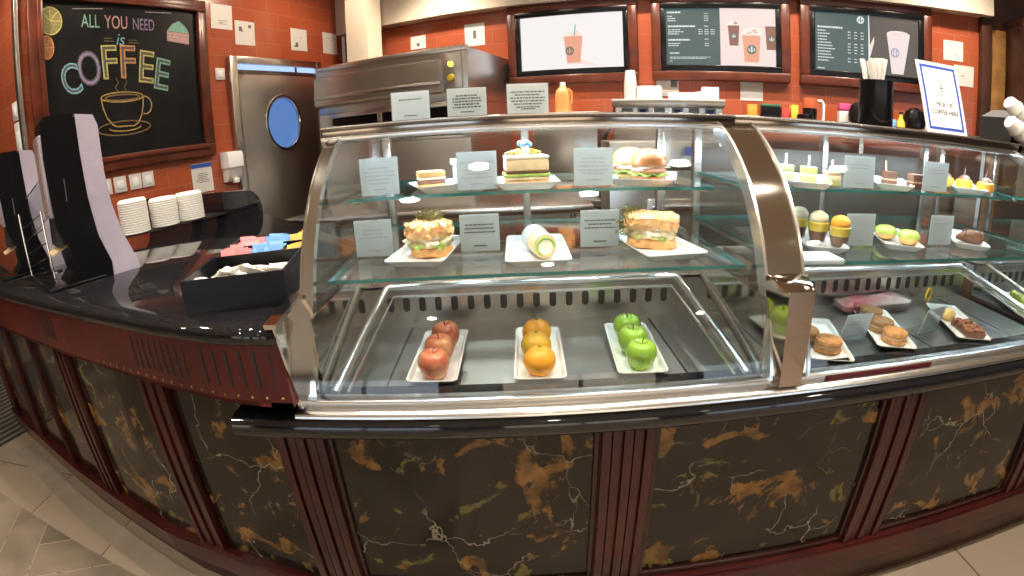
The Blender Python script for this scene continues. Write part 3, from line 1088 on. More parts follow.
# --- sandwiches, upper shelf
plate('small white plate under the little sandwich on the upper shelf', (-.170, 1.305, S1), .35, .155, .155, 'white sandwich plates')
t = thing('small_sandwich', 'little cut sandwich with a pale filling on the left of the upper shelf', 'sandwich', (-.195, 1.285, S1 + PH), .3)
for i, (z0, z1, m) in enumerate(((0, .014, 'toast'), (.014, .024, 'patty'), (.024, .031, 'egg_white'), (.031, .046, 'toast'))):
    b = B(); b.box(-.034, .034, -.026, .026, z0, z1, .003)
    obj(('bread', 'filling', 'cheese', 'bread')[i], b, m, t)
b = B(); b.box(-.022, .055, -.010, .010, 0, .070, .002); b.box(-.028, .061, -.012, -.010, .058, .072)
tag(obj('paper_box', b, 'white_paper', loc=(-.118, 1.315, S1 + PH), rot=(0, 0, .1)), 'white folded paper sleeve standing behind the little sandwich', 'box')
plate('square white plate under the club sandwich', (.048, 1.285, S1), 0, .158, .17, 'white sandwich plates')
def club(label, loc, rz):
    t = thing('club_sandwich', label, 'sandwich', loc, rz)
    for z0, z1, m, nm, g in ((0, .016, 'toast', 'bread', 0), (.016, .024, 'filling', 'filling', .003), (.024, .031, 'lettuce', 'lettuce', .005), (.031, .038, 'patty', 'filling', .001), (.038, .066, 'bread_white', 'bread', 0), (.066, .074, 'egg_white', 'bread', .001)):
        b = B(); b.box(-.052 - g, .052 + g, -.045 - g, .045 + g, z0, z1, .003)
        obj(nm, b, m, t)
    b = B(); b.tube([(0, 0, .06), (.002, 0, .108)], .0013, 6)
    pk = obj('pick', b, 'stem_brown', t)
    b = B()
    for k in range(6):
        a = k * 1.05
        b.ball(.007, (.012 * cos(a), .008 * sin(a), .100 + .004 * (k % 2)), 8, 6)
    obj('frill', b, 'blue_paper', pk)
    b = B()
    rn = random.Random(5)
    for k in range(14):
        x, y = rn.uniform(-.03, .03), rn.uniform(-.02, .02)
        b.tube([(x, y, .074), (x + rn.uniform(-.015, .015), y + rn.uniform(-.01, .01), .083 + rn.random() * .008), (x + rn.uniform(-.03, .03), y, .080)], .0016, 5)
    obj('garnish', b, 'mousse_yellow', t)
    return t
club('square layered club sandwich with a blue frilled pick on the upper shelf', (.046, 1.275, S1 + PH), .08)
plate('white plate under the two burgers', (.37, 1.330, S1), -.35, .165, .24, 'white sandwich plates')
def burger(label, loc, top, rz, tilt=0):
    t = thing('burger', label, 'burger', loc, rz)
    b = B(); b.lathe([(.02, 0), (.040, .001), (.046, .008), (.044, .016), (.0, .017)], 24)
    obj('bottom_bun', b, top, t)
    b = B()
    lp = []
    for (r0, z0) in ((.001, .018), (.030, .018), (.052, .019), (.053, .022), (.030, .023), (.001, .024)):
        lp.append([(r0 * (1 + (.10 * sin(7 * a) if r0 > .04 else 0)) * cos(a), r0 * sin(a) * (1 + (.08 * cos(5 * a) if r0 > .04 else 0)), z0 + (.004 * sin(9 * a) if r0 > .04 else 0)) for a in [2 * pi * k / 40 for k in range(40)]])
    b.loft(lp)
    obj('lettuce', b, 'lettuce', t)
    b = B(); b.lathe([(.02, .023), (.044, .024), (.047, .030), (.044, .036), (.02, .037)], 24)
    obj('patty', b, 'ham', t)
    b = B(); b.box(-.040, .040, -.040, .040, .037, .040)
    obj('cheese', b, 'egg_white', t)
    b = B(); b.lathe([(.001, .040), (.045, .040), (.049, .046), (.047, .060), (.038, .074), (.022, .083), (.004, .086)], 26)
    obj('top_bun', b, top, t)
    return t
burger('burger with a shiny brown bun at the front of its plate', (.365, 1.285, S1 + PH), 'bun_brown', .3)
burger('burger with a pale yellow bun behind the brown one', (.335, 1.375, S1 + PH), 'bun_yellow', 1.2)

# --- lower shelf
plate('white plate under the rice sandwich, tilted to the right', (-.202, 1.213, S2), radians(-7), .142, .275, 'white sandwich plates')
plate('square white plate under the cut wrap', (.062, 1.173, S2), radians(-1), .145, .27, 'white sandwich plates')
plate('white plate under the square crumbly sandwich', (.355, 1.193, S2), radians(8), .155, .29, 'white sandwich plates')
def slab_noise(w, d, z0, z1, amp, seed, nx=22, ny=16, round_=.018):
    b = B()
    lp = []
    n = 6
    for i, (k, z) in enumerate([(.80, z0)] + [(.95 + .05 * sin(pi * q_ / 6), z0 + .002 + (z1 - z0 - .006) * q_ / 6) for q_ in range(7)] + [(.84, z1), (.62, z1 + .002), (.4, z1 + .003), (.2, z1 + .003), (.02, z1 + .003)]):
        ring = rrect(w * k, d * k, round_ * k, z, n)
        out = []
        # densify
        m_ = len(ring)
        for j in range(m_):
            p, q = Vector(ring[j]), Vector(ring[(j + 1) % m_])
            for s_ in range(3):
                v = p.lerp(q, s_ / 3)
                nn = noise.noise_vector(v * 85 + Vector((seed, 0, seed))) + .5 * noise.noise_vector(v * 190)
                out.append(tuple(v + nn * amp * (.4 if i == 0 else 1)))
        lp.append(out)
    return b.loft(lp)
def crumb_sandwich(label, loc, rz, w, d, herb_big, rnd, top_tilt=0.0):
    t = thing('crumb_sandwich', label, 'sandwich', loc, rz)
    obj('bottom_bread', slab_noise(w * .90, d * .90, 0, .026, .005, 1, round_=rnd), 'bread_gold', t)
    rn = random.Random(21)
    def ring_bits(n, z0, z1, r0, r1, k):
        b = B()
        for _ in range(n):
            a = rn.random() * 6.283
            e = 1 / max(abs(cos(a)) ** 1.6 + abs(sin(a)) ** 1.6, .01) ** (1 / 1.6)
            q = rn.uniform(.72, 1.0)
            x, y = w / 2 * k * e * q * cos(a), d / 2 * k * e * q * sin(a)
            b.ball(rn.uniform(r0, r1), (x, y, rn.uniform(z0, z1)), 8, 5, sx=rn.uniform(.7, 1.6), sy=rn.uniform(.7, 1.6), sz=rn.uniform(.4, .9), amp=.3, fr=2, seed=rn.random() * 9)
        return b
    b = slab_noise(w * .90, d * .90, .022, .050, .004, 3, round_=rnd)
    b.add([], [])
    f_ = obj('filling', b, 'filling', t)
    obj('lettuce', ring_bits(46, .024, .034, .005, .010, .97), 'lettuce', t)
    obj('shreds', ring_bits(70, .033, .050, .004, .009, .98), 'egg_white', t)
    obj('top_bread', slab_noise(w, d, .046, .080, .008, 4, round_=rnd), 'rice_orange', t)
    obj('crumbs', ring_bits(60, .050, .078, .004, .008, 1.0), 'rice_orange', t)
    b = B()
    rn = random.Random(11)
    for k in range(60 if not herb_big else 150):
        a, r_ = rn.random() * 6.28, rn.random() ** .5
        if herb_big: x, y = -w * .42 + w * .20 * r_ * cos(a), d * .46 * r_ * sin(a)
        else: x, y = w * .26 * r_ * cos(a), d * .26 * r_ * sin(a) + d * .15
        z_ = .078 if not herb_big else .025 + .055 * rn.random()
        zt_ = (.086 + rn.random() * .020) if not herb_big else z_ + rn.random() * .022
        b.tube([(x, y, z_), (x + rn.uniform(-.012, .012), y + rn.uniform(-.012, .012), zt_), (x + rn.uniform(-.022, .022), y + rn.uniform(-.02, .02), zt_ - .004)], .0012, 4)
    obj('herb_topping', b, 'herb', t)
    return t
crumb_sandwich('round orange rice sandwich with herbs on top, left of the lower shelf', (-.193, 1.193, S2 + PH), .15, .115, .112, False, .052)
crumb_sandwich('square crumbly sandwich with dry herbs on its left, right of the lower shelf', (.350, 1.193, S2 + PH), -.30, .132, .092, True, .022)
t = thing('wrap', 'cut tortilla wrap half in pale paper on a square plate', 'wrap', (.068, 1.153, S2 + PH), radians(100))
b = B(); b.M = Matrix.Translation((-.058, 0, .029)) @ Matrix.Rotation(pi / 2, 4, 'Y')
b.lathe([(.020, 0), (.0275, .002), (.0285, .03), (.028, .088), (.026, .090)], 24)
obj('tortilla', b, 'tortilla', t)
b = B(); b.M = Matrix.Translation((-.059, 0, .029)) @ Matrix.Rotation(pi / 2, 4, 'Y')
b.lathe([(.001, -.003), (.017, -.003), (.017, .004)], 20)
obj('filling', b, 'egg_white', t)
b = B(); b.M = Matrix.Translation((-.0595, 0, .029)) @ Matrix.Rotation(pi / 2, 4, 'Y')
b.tube([(.020 * cos(a), .020 * sin(a), -.001) for a in [.4 + 2 * pi * k / 22 * .72 for k in range(22)]], .003, 6)
obj('lettuce', b, 'lettuce', t)
b = B(); b.M = Matrix.Translation((-.005, 0, .029)) @ Matrix.Rotation(pi / 2, 4, 'Y')
b.lathe([(.030, 0), (.0305, .03), (.031, .062), (.024, .072), (.012, .076), (.001, .075)], 20)
obj('paper_sleeve', b, 'wrap_paper', t)

# --- cake case, upper shelf
PR = 'white cake plates'
plate('oblong white plate under the green cakes', (.86, 1.305, S1), radians(-31), .12, .30, PR)
plate('oblong white plate under the chocolate cubes', (1.20, 1.330, S1), radians(-36), .12, .30, PR)
plate('oblong white plate under the orange cakes', (1.57, 1.340, S1), radians(-38), .12, .30, PR)
def cube_cake(label, loc, rz, parts, group, stick=None, s=.042):
    t = thing('cube_cake', label, 'cake', loc, rz, group)
    for nm, m, z0, z1 in parts:
        b = B(); b.box(-s / 2, s / 2, -s / 2, s / 2, z0, z1, .002)
        obj(nm, b, m, t)
    if stick:
        b = B(); b.box(-.003, .003, -.0012, .0012, parts[-1][3] - .01, parts[-1][3] + .032)
        obj('chocolate_stick', b, stick, t)
    return t
gp = (('sponge', 'cake_green', 0, .020), ('cream', 'cake_cream', .020, .027), ('topping', 'cake_green', .027, .046))
k1 = cube_cake('green layered cake cube at the front of its plate, palest', (.895, 1.238, S1 + PH), -.3, (('sponge', 'cake_green', 0, .012), ('cream', 'cake_cream', .012, .03), ('topping', 'cake_pale', .03, .04)), 'green cake cubes', 'egg_white')
k2 = cube_cake('green layered cake cube in the middle of its plate', (.850, 1.292, S1 + PH), -.3, gp, 'green cake cubes', 'egg_white')
dup(k2, 'green layered cake cube at the back of its plate', (.805, 1.346, S1 + PH), -.3)
cp_ = (('sponge', 'cake_choc', 0, .018), ('cream', 'cake_pale', .018, .022), ('topping', 'cake_choc', .022, .044))
k3 = cube_cake('chocolate cake cube at the front of its plate', (1.235, 1.252, S1 + PH), -.2, cp_, 'chocolate cake cubes')
dup(k3, 'chocolate cake cube in the middle of its plate', (1.165, 1.300, S1 + PH), -.35)
dup(k3, 'chocolate cake cube at the back of its plate', (1.12, 1.375, S1 + PH), -.35)
b = B(); b.box(-.003, .003, -.001, .001, .0, .04)
tag(obj('chocolate_stick', b, 'cake_pale', loc=(1.165, 1.315, S1 + PH + .035), rot=(0, -.15, 0)), 'pale wafer stick standing behind the middle chocolate cube', 'wafer')
def round_cake(label, loc, rz, group):
    t = thing('round_cake', label, 'cake', loc, rz, group)
    b = B(); b.lathe([(.018, 0), (.029, .002), (.032, .014), (.030, .030), (.018, .036), (.002, .037)], 22)
    obj('cake', b, 'cake_orange', t)
    b = B(); b.lathe([(.002, .050), (.010, .048), (.018, .043), (.022, .036), (.020, .033)], 14)
    obj('chocolate_cap', b, 'cake_choc', t)
    b = B(); b.prism_y([(-.008, .045), (.010, .045), (.004, .072)], -.001, .001)
    obj('chocolate_shard', b, 'cake_choc', t)
    return t
rc = round_cake('orange round cake with a brown cap at the front of its plate', (1.605, 1.270, S1 + PH), .2, 'orange cakes with brown caps')
dup(rc, 'orange round cake with a brown cap in the middle of its plate', (1.540, 1.315, S1 + PH), .9)
dup(rc, 'orange round cake with a brown cap at the back of its plate', (1.505, 1.375, S1 + PH), 1.4)
# --- cake case, lower shelf
plate('oblong white plate under the fruit mousse cups', (.840, 1.211, S2), radians(-20), .12, .28, PR)
plate('oblong white plate under the green glazed buns', (1.125, 1.211, S2), radians(-26), .12, .28, PR)
plate('oblong white plate under the brown croissant', (1.435, 1.196, S2), radians(-36), .12, .27, PR)
def mousse_cup(label, loc, top, group):
    t = thing('mousse_cup', label, 'dessert', loc, group=group)
    b = B(); b.lathe([(.016, .001), (.021, .004), (.0255, .026), (.0262, .030)], 20)
    obj('chocolate_layer', b, 'mousse_choc', t)
    b = B(); b.lathe([(.0262, .030), (.0272, .036), (.0285, .052), (.022, .058), (.002, .059)], 20)
    obj('mousse_layer', b, 'mousse_yellow', t)
    b = B(); b.ball(.0275, (0, 0, .062), 18, 11, sz=.8, amp=.08, fr=3)
    obj('fruit_top', b, top, t)
    b = B(); b.lathe([(.017, 0), (.0225, .001), (.0325, .062), (.0335, .062), (.0235, .0), (.017, -.0)], 20, cap=False)
    obj('clear_cup', b, 'acrylic', t)
    return t
mousse_cup('fruit mousse cup with a bright orange top at the front of its plate', (.868, 1.141, S2 + PH), 'cake_orange', 'fruit mousse cups')
m2 = mousse_cup('fruit mousse cup with a pale top in the middle of its plate', (.842, 1.208, S2 + PH), 'cake_cream', 'fruit mousse cups')
dup(m2, 'fruit mousse cup with a pale top at the back of its plate', (.818, 1.276, S2 + PH), 1.0)
def glazed_bun(label, loc, rz, group):
    t = thing('glazed_bun', label, 'bun', loc, rz, group)
    b = B(); b.ball(.033, (0, 0, .020), 20, 10, sx=1.1, sz=.60, amp=.06, fr=2)
    obj('bun', b, 'dough', t)
    b = B(); b.lathe([(.034, .022), (.033, .030), (.024, .040), (.010, .043), (.001, .043)], 20, sx=1.1)
    obj('green_glaze', b, 'glaze_green', t)
    return t
gb = glazed_bun('green glazed bun at the front of its plate', (1.135, 1.151, S2 + PH), .2, 'green glazed buns')
dup(gb, 'green glazed bun in the middle of its plate', (1.105, 1.221, S2 + PH), 1.2)
dup(gb, 'green glazed bun at the back of its plate, half behind a card', (1.075, 1.288, S2 + PH), 2.2)
b = B()
pts = [(-.050, .012, .012), (-.034, .0, .018), (-.012, -.006, .022), (.012, -.006, .022), (.034, .0, .018), (.050, .012, .012)]
b.tube(pts, [.006, .015, .021, .021, .015, .006], 14)
for k in range(5):
    x = -.03 + .015 * k
    b.tube([(x, -.006 + .02 * cos(a) + .004 * abs(k - 2) * .5, .020 + .021 * sin(a)) for a in [pi * j / 8 for j in range(9)]], .003, 6)
tag(obj('croissant', b, 'cake_choc', loc=(1.435, 1.161, S2 + PH), rot=(0, 0, -.5)), 'dark brown croissant on a white plate on the lower shelf', 'pastry')
b = B(); b.box(-.055, .055, -.04, .04, 0, .012, .002)
tag(obj('blank_card', b, 'wrap_paper', loc=(.725, 1.031, S2), rot=(0, 0, -.05)), 'pale blank tent card lying at the left front of the cake shelf', 'card')
# --- cake case deck
plate('oblong white plate under the cookie pair beside the steel post', (.825, 1.10, D0), radians(-20), .12, .29, PR)
plate('oblong white plate under three sandwich cookies', (1.075, 1.135, D0), radians(-22), .12, .31, PR)
plate('oblong white plate under the nut tart', (1.395, 1.125, D0), radians(-24), .12, .31, PR)
def sandwich_cookie(label, loc, m, rz, group):
    t = thing('sandwich_cookie', label, 'cookie', loc, rz, group)
    for z0 in (0, .020):
        b = B(); b.lathe([(.020, z0), (.036, z0 + .001), (.0385, z0 + .007), (.036, z0 + .013), (.020, z0 + .0155), (.002, z0 + .016)], 26)
        obj('biscuit', b, m, t)
    b = B(); b.lathe([(.01, .014), (.035, .014), (.036, .018), (.035, .022), (.01, .022)], 24)
    obj('cream', b, 'cookie_cream', t)
    return t
ck = sandwich_cookie('big sandwich cookie at the front of the plate beside the post', (.812, 1.045, pz), 'cookie', 0, 'sandwich cookies')
dup(ck, 'sandwich cookie partly hidden behind the steel post', (.785, 1.120, pz), 1.0)
dup(ck, 'sandwich cookie at the front of the three on one plate', (1.055, 1.055, pz), 2.0)
cd_ = sandwich_cookie('dark sandwich cookie in the middle of the three on one plate', (1.07, 1.135, pz), 'cookie_dark', 0, 'sandwich cookies')
dup(cd_, 'dark sandwich cookie at the back of the three on one plate', (1.10, 1.225, pz), 1.0)
t = thing('nut_tart', 'flat dark tart covered in glossy nuts on a white plate', 'tart', (1.385, 1.06, pz), -.3)
b = B(); b.box(-.034, .034, -.058, .058, 0, .016, .004)
obj('base', b, 'cake_choc', t)
b = B()
rn = random.Random(4)
for k in range(70):
    b.ball(.0065, (rn.uniform(-.032, .032), rn.uniform(-.056, .056), .017 + .004 * rn.random()), 7, 5, sx=1.3)
obj('nut_topping', b, 'nuts', t)
b = B(); b.ball(.027, (0, 0, .018), 16, 10, sz=.7, amp=.12, fr=3)
tag(obj('bread_roll', b, 'dough', loc=(1.395, 1.165, pz)), 'small golden roll behind the nut tart on the same plate', 'bread')
# cling-wrapped tray and yellow ring at the back of the deck
b = B()
lp = []
for k, (f_, z) in enumerate(((.9, 0), (1, .01), (1, .03), (.85, .045), (.5, .055), (.05, .058))):
    lp.append([(x + .006 * noise.noise(Vector((x * 40, y * 40, z * 60))), y, z * .75 + .016 * noise.noise(Vector((x * 38, y * 38, 5)))) for x, y, _ in [p for p in rrect(.30 * f_, .095 * f_, .03 * f_, 0, 8)]])
b.loft(lp)
t = thing('wrapped_tray', 'cling film wrapped tray of pink pieces at the back of the cake case deck', 'tray', (1.19, 1.322, D0), .03)
obj('pink_pieces', b, 'pink_film', t)
b2 = B(); b2.add([(p[0] * 1.05, p[1] * 1.1, p[2] * 1.15 + .002) for p in b.v], b.f)
obj('cling_film', b2, 'acrylic', t)
b = B(); b.tube([(.024 * cos(a), 0, .026 + .024 * sin(a)) for a in [2 * pi * k / 20 for k in range(20)]], .005, 8, closed=True)
tag(obj('yellow_ring', b, 'mousse_yellow', loc=(1.47, 1.34, D0), rot=(0, 0, .4)), 'shiny yellow ring standing behind the nut tart plate', 'ring')
# grapes in the farthest case
plate('white plate heaped with green grapes in the farthest case', (1.86, 1.20, D0), radians(-30), .15, .30, PR)
rn = random.Random(9)
gr0 = None
ps = [(r_ * .030 - .03 + (l % 2) * .012, -.085 + c_ * .029 + (l % 2) * .014, l * .021) for l in range(2) for r_ in range(3 - l) for c_ in range(6 - l)]
Rz = Matrix.Rotation(radians(-30), 4, 'Z')
for i, p in enumerate(ps):
    q = Rz @ Vector((p[0], p[1], 0))
    loc = (1.86 + q.x, 1.20 + q.y, D0 + PH + p[2])
    if gr0 is None:
        b = B(); b.ball(.0150, (0, 0, .015), 14, 9, sz=1.05)
        gr0 = obj('grape', b, 'grape', loc=loc)
        o = gr0
    else:
        o = gr0.copy(); COL.objects.link(o); o.location = loc
    tag(o, 'green grape in the heap on the plate in the farthest case', 'grape', 'green grapes on the plate')

# ================================================================== ON THE CONDIMENT COUNTER
CZ = 1.080
# sugar caddy
t = thing('packet_caddy', 'black divided caddy box of sugar packets beside the glass case', 'caddy', (-.628, 1.142, CZ), radians(12))
CW, CD_, CH_ = .235, .46, .076
b = B()
b.box(-CW / 2, CW / 2, -CD_ / 2, CD_ / 2, 0, .006)
b.box(-CW / 2, CW / 2, -CD_ / 2, -CD_ / 2 + .005, .006, CH_)
b.box(-CW / 2, CW / 2, CD_ / 2 - .005, CD_ / 2, .006, CH_)
b.box(-CW / 2, -CW / 2 + .005, -CD_ / 2 + .005, CD_ / 2 - .005, .006, CH_)
b.box(CW / 2 - .005, CW / 2, -CD_ / 2 + .005, CD_ / 2 - .005, .006, CH_)
obj('box', b, 'black_metal', t, smooth=False)
b = B()
for y in (.005, .115):
    b.box(-CW / 2 + .005, CW / 2 - .005, y - .002, y + .002, .006, CH_ - .004)
obj('divider', b, 'black_metal', t, smooth=False)
b = B()
for x in (-.032, .048):
    b.box(x - .002, x + .002, .007, CD_ / 2 - .005, .006, CH_ - .012)
obj('divider', b, 'black_metal', t, smooth=False)
Mc = Matrix.Translation((-.628, 1.142, CZ)) @ Matrix.Rotation(radians(12), 4, 'Z')
def packets(n, x0, x1, y0, y1, m, nm, label, grp, zb=.012, up=True, seed=1):
    rn = random.Random(seed)
    src = None
    for k in range(n):
        f_ = (k + .5) / n
        if up:
            x, y, z = rn.uniform(x0 + .012, x1 - .012), y0 + (y1 - y0) * (.08 + .84 * f_), zb + .008 + rn.uniform(.0, .010)
            rot = (radians(rn.uniform(-42, -12)), rn.uniform(-.16, .16), radians(15) + rn.uniform(-.3, .3))
        else:
            x, y, z = rn.uniform(x0, x1), rn.uniform(y0, y1), zb + .016 + .036 * f_
            rot = (radians(rn.uniform(60, 110)), rn.uniform(-.4, .4), rn.uniform(-1.2, 1.2))
        if src is None:
            b = B()
            b.loft([rrect(.040, .0007, .0003, 0, 2), rrect(.040, .006, .002, .014, 2), rrect(.040, .007, .002, .035, 2), rrect(.040, .0007, .0003, .056, 2)])
            src = obj(nm, b, m)
            o = src
        else:
            o = src.copy(); COL.objects.link(o)
        o.location = Mc @ Vector((x, y, z))
        o.rotation_euler = rot
        tag(o, label, 'packet', grp)
packets(9, -.108, -.034, .012, .108, 'pink_paper', 'sweetener_packet', 'pink sweetener packet in the near pink compartment of the black caddy', 'pink packets near', seed=1)
packets(9, -.108, -.034, .122, .210, 'pink_paper', 'sweetener_packet', 'pink sweetener packet in the far pink compartment of the black caddy', 'pink packets far', seed=2)
packets(9, -.028, .046, .012, .108, 'blue_paper', 'sweetener_packet', 'blue sweetener packet in the near blue compartment of the black caddy', 'blue packets near', seed=3)
packets(9, -.028, .046, .122, .210, 'blue_paper', 'sweetener_packet', 'blue sweetener packet in the far blue compartment of the black caddy', 'blue packets far', seed=4)
packets(5, .052, .108, .012, .108, 'yellow_paper', 'sugar_packet', 'yellow packet lying low in the near right compartment of the black caddy', 'yellow packets near', zb=.004, seed=5)
packets(9, .052, .108, .122, .210, 'yellow_paper', 'sugar_packet', 'yellow packet in the far right compartment of the black caddy', 'yellow packets far', seed=6)
packets(46, -.080, .085, -.155, -.035, 'white_paper', 'sugar_packet', 'white sugar packet in the loose heap at the front of the black caddy', 'white sugar packets', up=False, zb=.004, seed=7)

# stacks of white lids on a dark riser tray
p0, p1 = Vector((-1.845, 1.89)), Vector((-1.535, 2.42))
tt = (p1 - p0).normalized()
ta = math.atan2(tt.y, tt.x)
t = thing('riser_tray', 'long dark tray under the white lid stacks', 'tray', (p0.x, p0.y, CZ), ta)
b = B()
b.prism([(0, 0), (.66, 0), (.66, .16), (-.02, .20)], .010, .020)
obj('tray_top', b, 'black_matte', t)
b = B()
for x in (.05, .52):
    b.box(x, x + .03, .02, .15, 0, .010)
obj('foot', b, 'black_matte', t)
def lid_stack(label, loc, n, grp, r=.073):
    t = thing('lid_stack', label, 'lids', loc, random.random(), grp)
    hgt = .0112
    for k in range(n):
        b = B()
        z = k * hgt
        b.lathe([(r * .86, z), (r, z + .002), (r * 1.015, z + .006), (r * .985, z + .0105), (r * .80, z + .0108), (r * .78, z + .006)] if k < n - 1 else
                [(r * .9, z), (r, z + .002), (r * 1.015, z + .006), (r * .95, z + .013), (r * .86, z + .020), (r * .83, z + .017), (r * .3, z + .016), (.002, z + .017)], 28, cap=False)
        obj('lid', b, 'ceramic' if False else 'white_paper', t)
    return t
zt = CZ + .020
lid_stack('tallest stack of white cup lids at the left of the dark tray', (-1.800, 2.050, zt), 14, 'stacks of white lids')
lid_stack('middle stack of white cup lids on the dark tray', (-1.725, 2.20, zt), 12, 'stacks of white lids')
lid_stack('stack of white cup lids at the far end of the dark tray', (-1.655, 2.335, zt), 12, 'stacks of white lids')

# napkin tower
def napkin_tower(label, loc, rz, sc=1.0):
    t = thing('napkin_dispenser', label, 'napkin dispenser', loc, rz)
    t.scale = (sc * 1.12, sc * 1.12, sc)
    # side silhouette in (x, z): front faces -x
    blk = [(-.085, .0), (.085, .0), (.090, .05), (.062, .16), (.050, .30), (.046, .46), (.044, .585), (.034, .602), (-.052, .604), (-.070, .590), (-.074, .46), (-.070, .24), (-.040, .135), (-.042, .05)]
    b = B(); b.prism_y(blk, -.085, .085)
    obj('body', b, 'black_gloss', t)
    sh = [(.045, .600), (.105, .590), (.118, .55), (.120, .38), (.128, .26), (.150, .14), (.182, .035), (.186, .0), (.088, .0), (.092, .05), (.064, .16), (.052, .30), (.048, .46)]
    b = B(); b.prism_y(sh, -.082, .082)
    obj('grey_shell', b, 'lavender_plastic', t)
    b = B(); b.box(-.082, -.066, -.070, .070, .25, .545, .006)
    obj('front_shell', b, 'lavender_plastic', t)
    b = B(); b.box(-.0845, -.0815, -.058, .058, .265, .53)
    obj('advert_panel', b, 'ad_print', t)
    b = B()
    b.prism_y([(-.078, .150), (-.072, .240), (-.050, .245), (-.030, .150)], -.07, .07)
    obj('mouth', b, 'black_matte', t)
    b = B()
    b.loft([[(-.098 + .010 * sin(k), -.055, .118), (-.020, -.060, .150), (-.020, .060, .150), (-.098, .055, .118)] for k in (0,)] + [[(-.100, -.055, .124), (-.022, -.060, .160), (-.022, .060, .160), (-.100, .055, .124)]])
    obj('napkin', b, 'napkin', t)
    b = B(); b.box(-.14, .06, -.095, .095, 0, .012, .004)
    obj('foot_plate', b, 'black_gloss', t)
    b = B(); b.tube([(-.02, -.0865, .30), (-.018, -.0875, .34), (-.018, -.0875, .38)], .002, 6)
    obj('latch', b, 'dark_steel', t)
    return t
napkin_tower('tall black napkin tower with grey shell in front of the chalkboard', (-1.405, 1.285, CZ), radians(56), .875)
napkin_tower('second black napkin tower at the left edge of the picture', (-1.95, 1.48, CZ), radians(58), .80)

# clear sneeze screen, steel tub of stir sticks, wire rack
t = thing('clear_screen', 'slanted clear plastic screen between the two napkin towers', 'screen', (-1.70, 1.42, CZ), radians(-18))
b = B(); b.M = Matrix.Translation((0, 0, .20)) @ Matrix.Rotation(radians(-18), 4, 'Y'); b.box(-.26, .18, -.004, .004, 0, .14)
b.m = [1, 1, 0, 0, 1, 1]
obj('sheet', b, ['acrylic', 'wrap_paper'], t, smooth=False)
b = B()
for x in (-.20, .13):
    b.tube([(x, 0, 0), (x, 0, .24 + x * .3)], .004, 8)
    b.lathe([(.02, 0), (.02, .004)], 12)
obj('stand', b, 'chrome', t)
t = thing('steel_tub', 'small steel tub of stir sticks behind the black napkin tower', 'tub', (-1.66, 1.52, CZ), 0)
b = B(); b.lathe([(.055, 0), (.065, .004), (.075, .085), (.080, .086), (.072, .082), (.060, .006), (.01, .005)], 24)
obj('tub', b, 'brushed_steel', t)
rn = random.Random(8)
b = B()
for k in range(12):
    a = rn.random() * 6.28
    b.tube([(.03 * cos(a), .03 * sin(a), .02), (.055 * cos(a + .4), .055 * sin(a + .4), .10 + .02 * rn.random())], .004, 5)
obj('stir_sticks', b, 'paper', t)
t = thing('wire_rack', 'thin chrome wire rack beside the left napkin tower', 'rack', (-1.72, 1.36, CZ), radians(-18))
b = B()
for k in range(4):
    z = .03 + .05 * k
    b.tube([(-.12, 0, z), (.12, 0, z + .05)], .0025, 6)
for x in (-.12, .12):
    b.tube([(x, 0, 0), (x, 0, .24)], .003, 6)
obj('wires', b, 'chrome', t)

# ================================================================== LEFT WALL: chalkboard, door, papers
CB = thing('chalkboard', 'large framed chalkboard reading ALL YOU NEED is COFFEE on the red tile wall', 'chalkboard', LW(1.745, 1.96), A_LW)
# local: x along the wall, z up, board centre at v = 1.745, z = 1.96 ; front faces -y
def lxz(v, z): return v - 1.772, z - 1.96
b = B()
x0, x1, z0, z1 = -.650, .615, -.545, .545
for k, (a0, a1, c0, c1) in enumerate(((x0, x1, z0, z0 + .085), (x0, x1, z1 - .085, z1), (x0, x0 + .085, z0 + .085, z1 - .085), (x1 - .085, x1, z0 + .085, z1 - .085))):
    b.box(a0, a1, -.040, -.002, c0, c1, .010)
w_ = .030
for (a0, a1, c0, c1) in ((x0 + .085 - w_, x1 - .085 + w_, z0 + .085 - w_, z0 + .088), (x0 + .085 - w_, x1 - .085 + w_, z1 - .088, z1 - .085 + w_), (x0 + .085 - w_, x0 + .088, z0 + .088, z1 - .088), (x1 - .088, x1 - .085 + w_, z0 + .088, z1 - .088)):
    b.box(a0, a1, -.052, -.030, c0, c1, .006)
obj('frame', b, 'frame_wood', CB)
b = B(); b.box(x0 + .07, x1 - .07, -.022, -.004, z0 + .07, z1 - .07)
bd = obj('board', b, 'chalk_black', CB)
YF = -.0228
def chalk_text(s_, v, z, size, m, rot=0.0, outline=0.0, sx=1.0, shear=0.0, space=1.0):
    me = text(s_, size, .0004, outline, shear=shear, space=space)
    b = B()
    x, zz = lxz(v, z)
    b.M = Matrix.Translation((x, YF, zz)) @ UP @ Matrix.Rotation(rot, 4, 'Z') @ Matrix.Diagonal((sx, 1, 1 if not outline else .25, 1))
    b.mesh(me)
    obj('chalk_lettering', b, 'chalk_' + m, bd, smooth=False)
    bpy.data.meshes.remove(me)
def chalk_line(pts, r, m, name='chalk_drawing', closed=False):
    b = B()
    b.tube([(lxz(v, z)[0], 0, lxz(v, z)[1]) for v, z in pts], r, 6, closed)
    b.v = [(x, YF + y * .3, z) for x, y, z in b.v]
    obj(name, b, 'chalk_' + m, bd, smooth=False)
chalk_text('ALL', 1.515, 2.302, .112, 'mint', sx=.66)
chalk_text('YOU', 1.690, 2.302, .115, 'p', sx=.66)
chalk_text('NEED', 1.885, 2.298, .105, 'v', sx=.62)
chalk_text('is', 1.708, 2.198, .105, 'b', shear=.25)
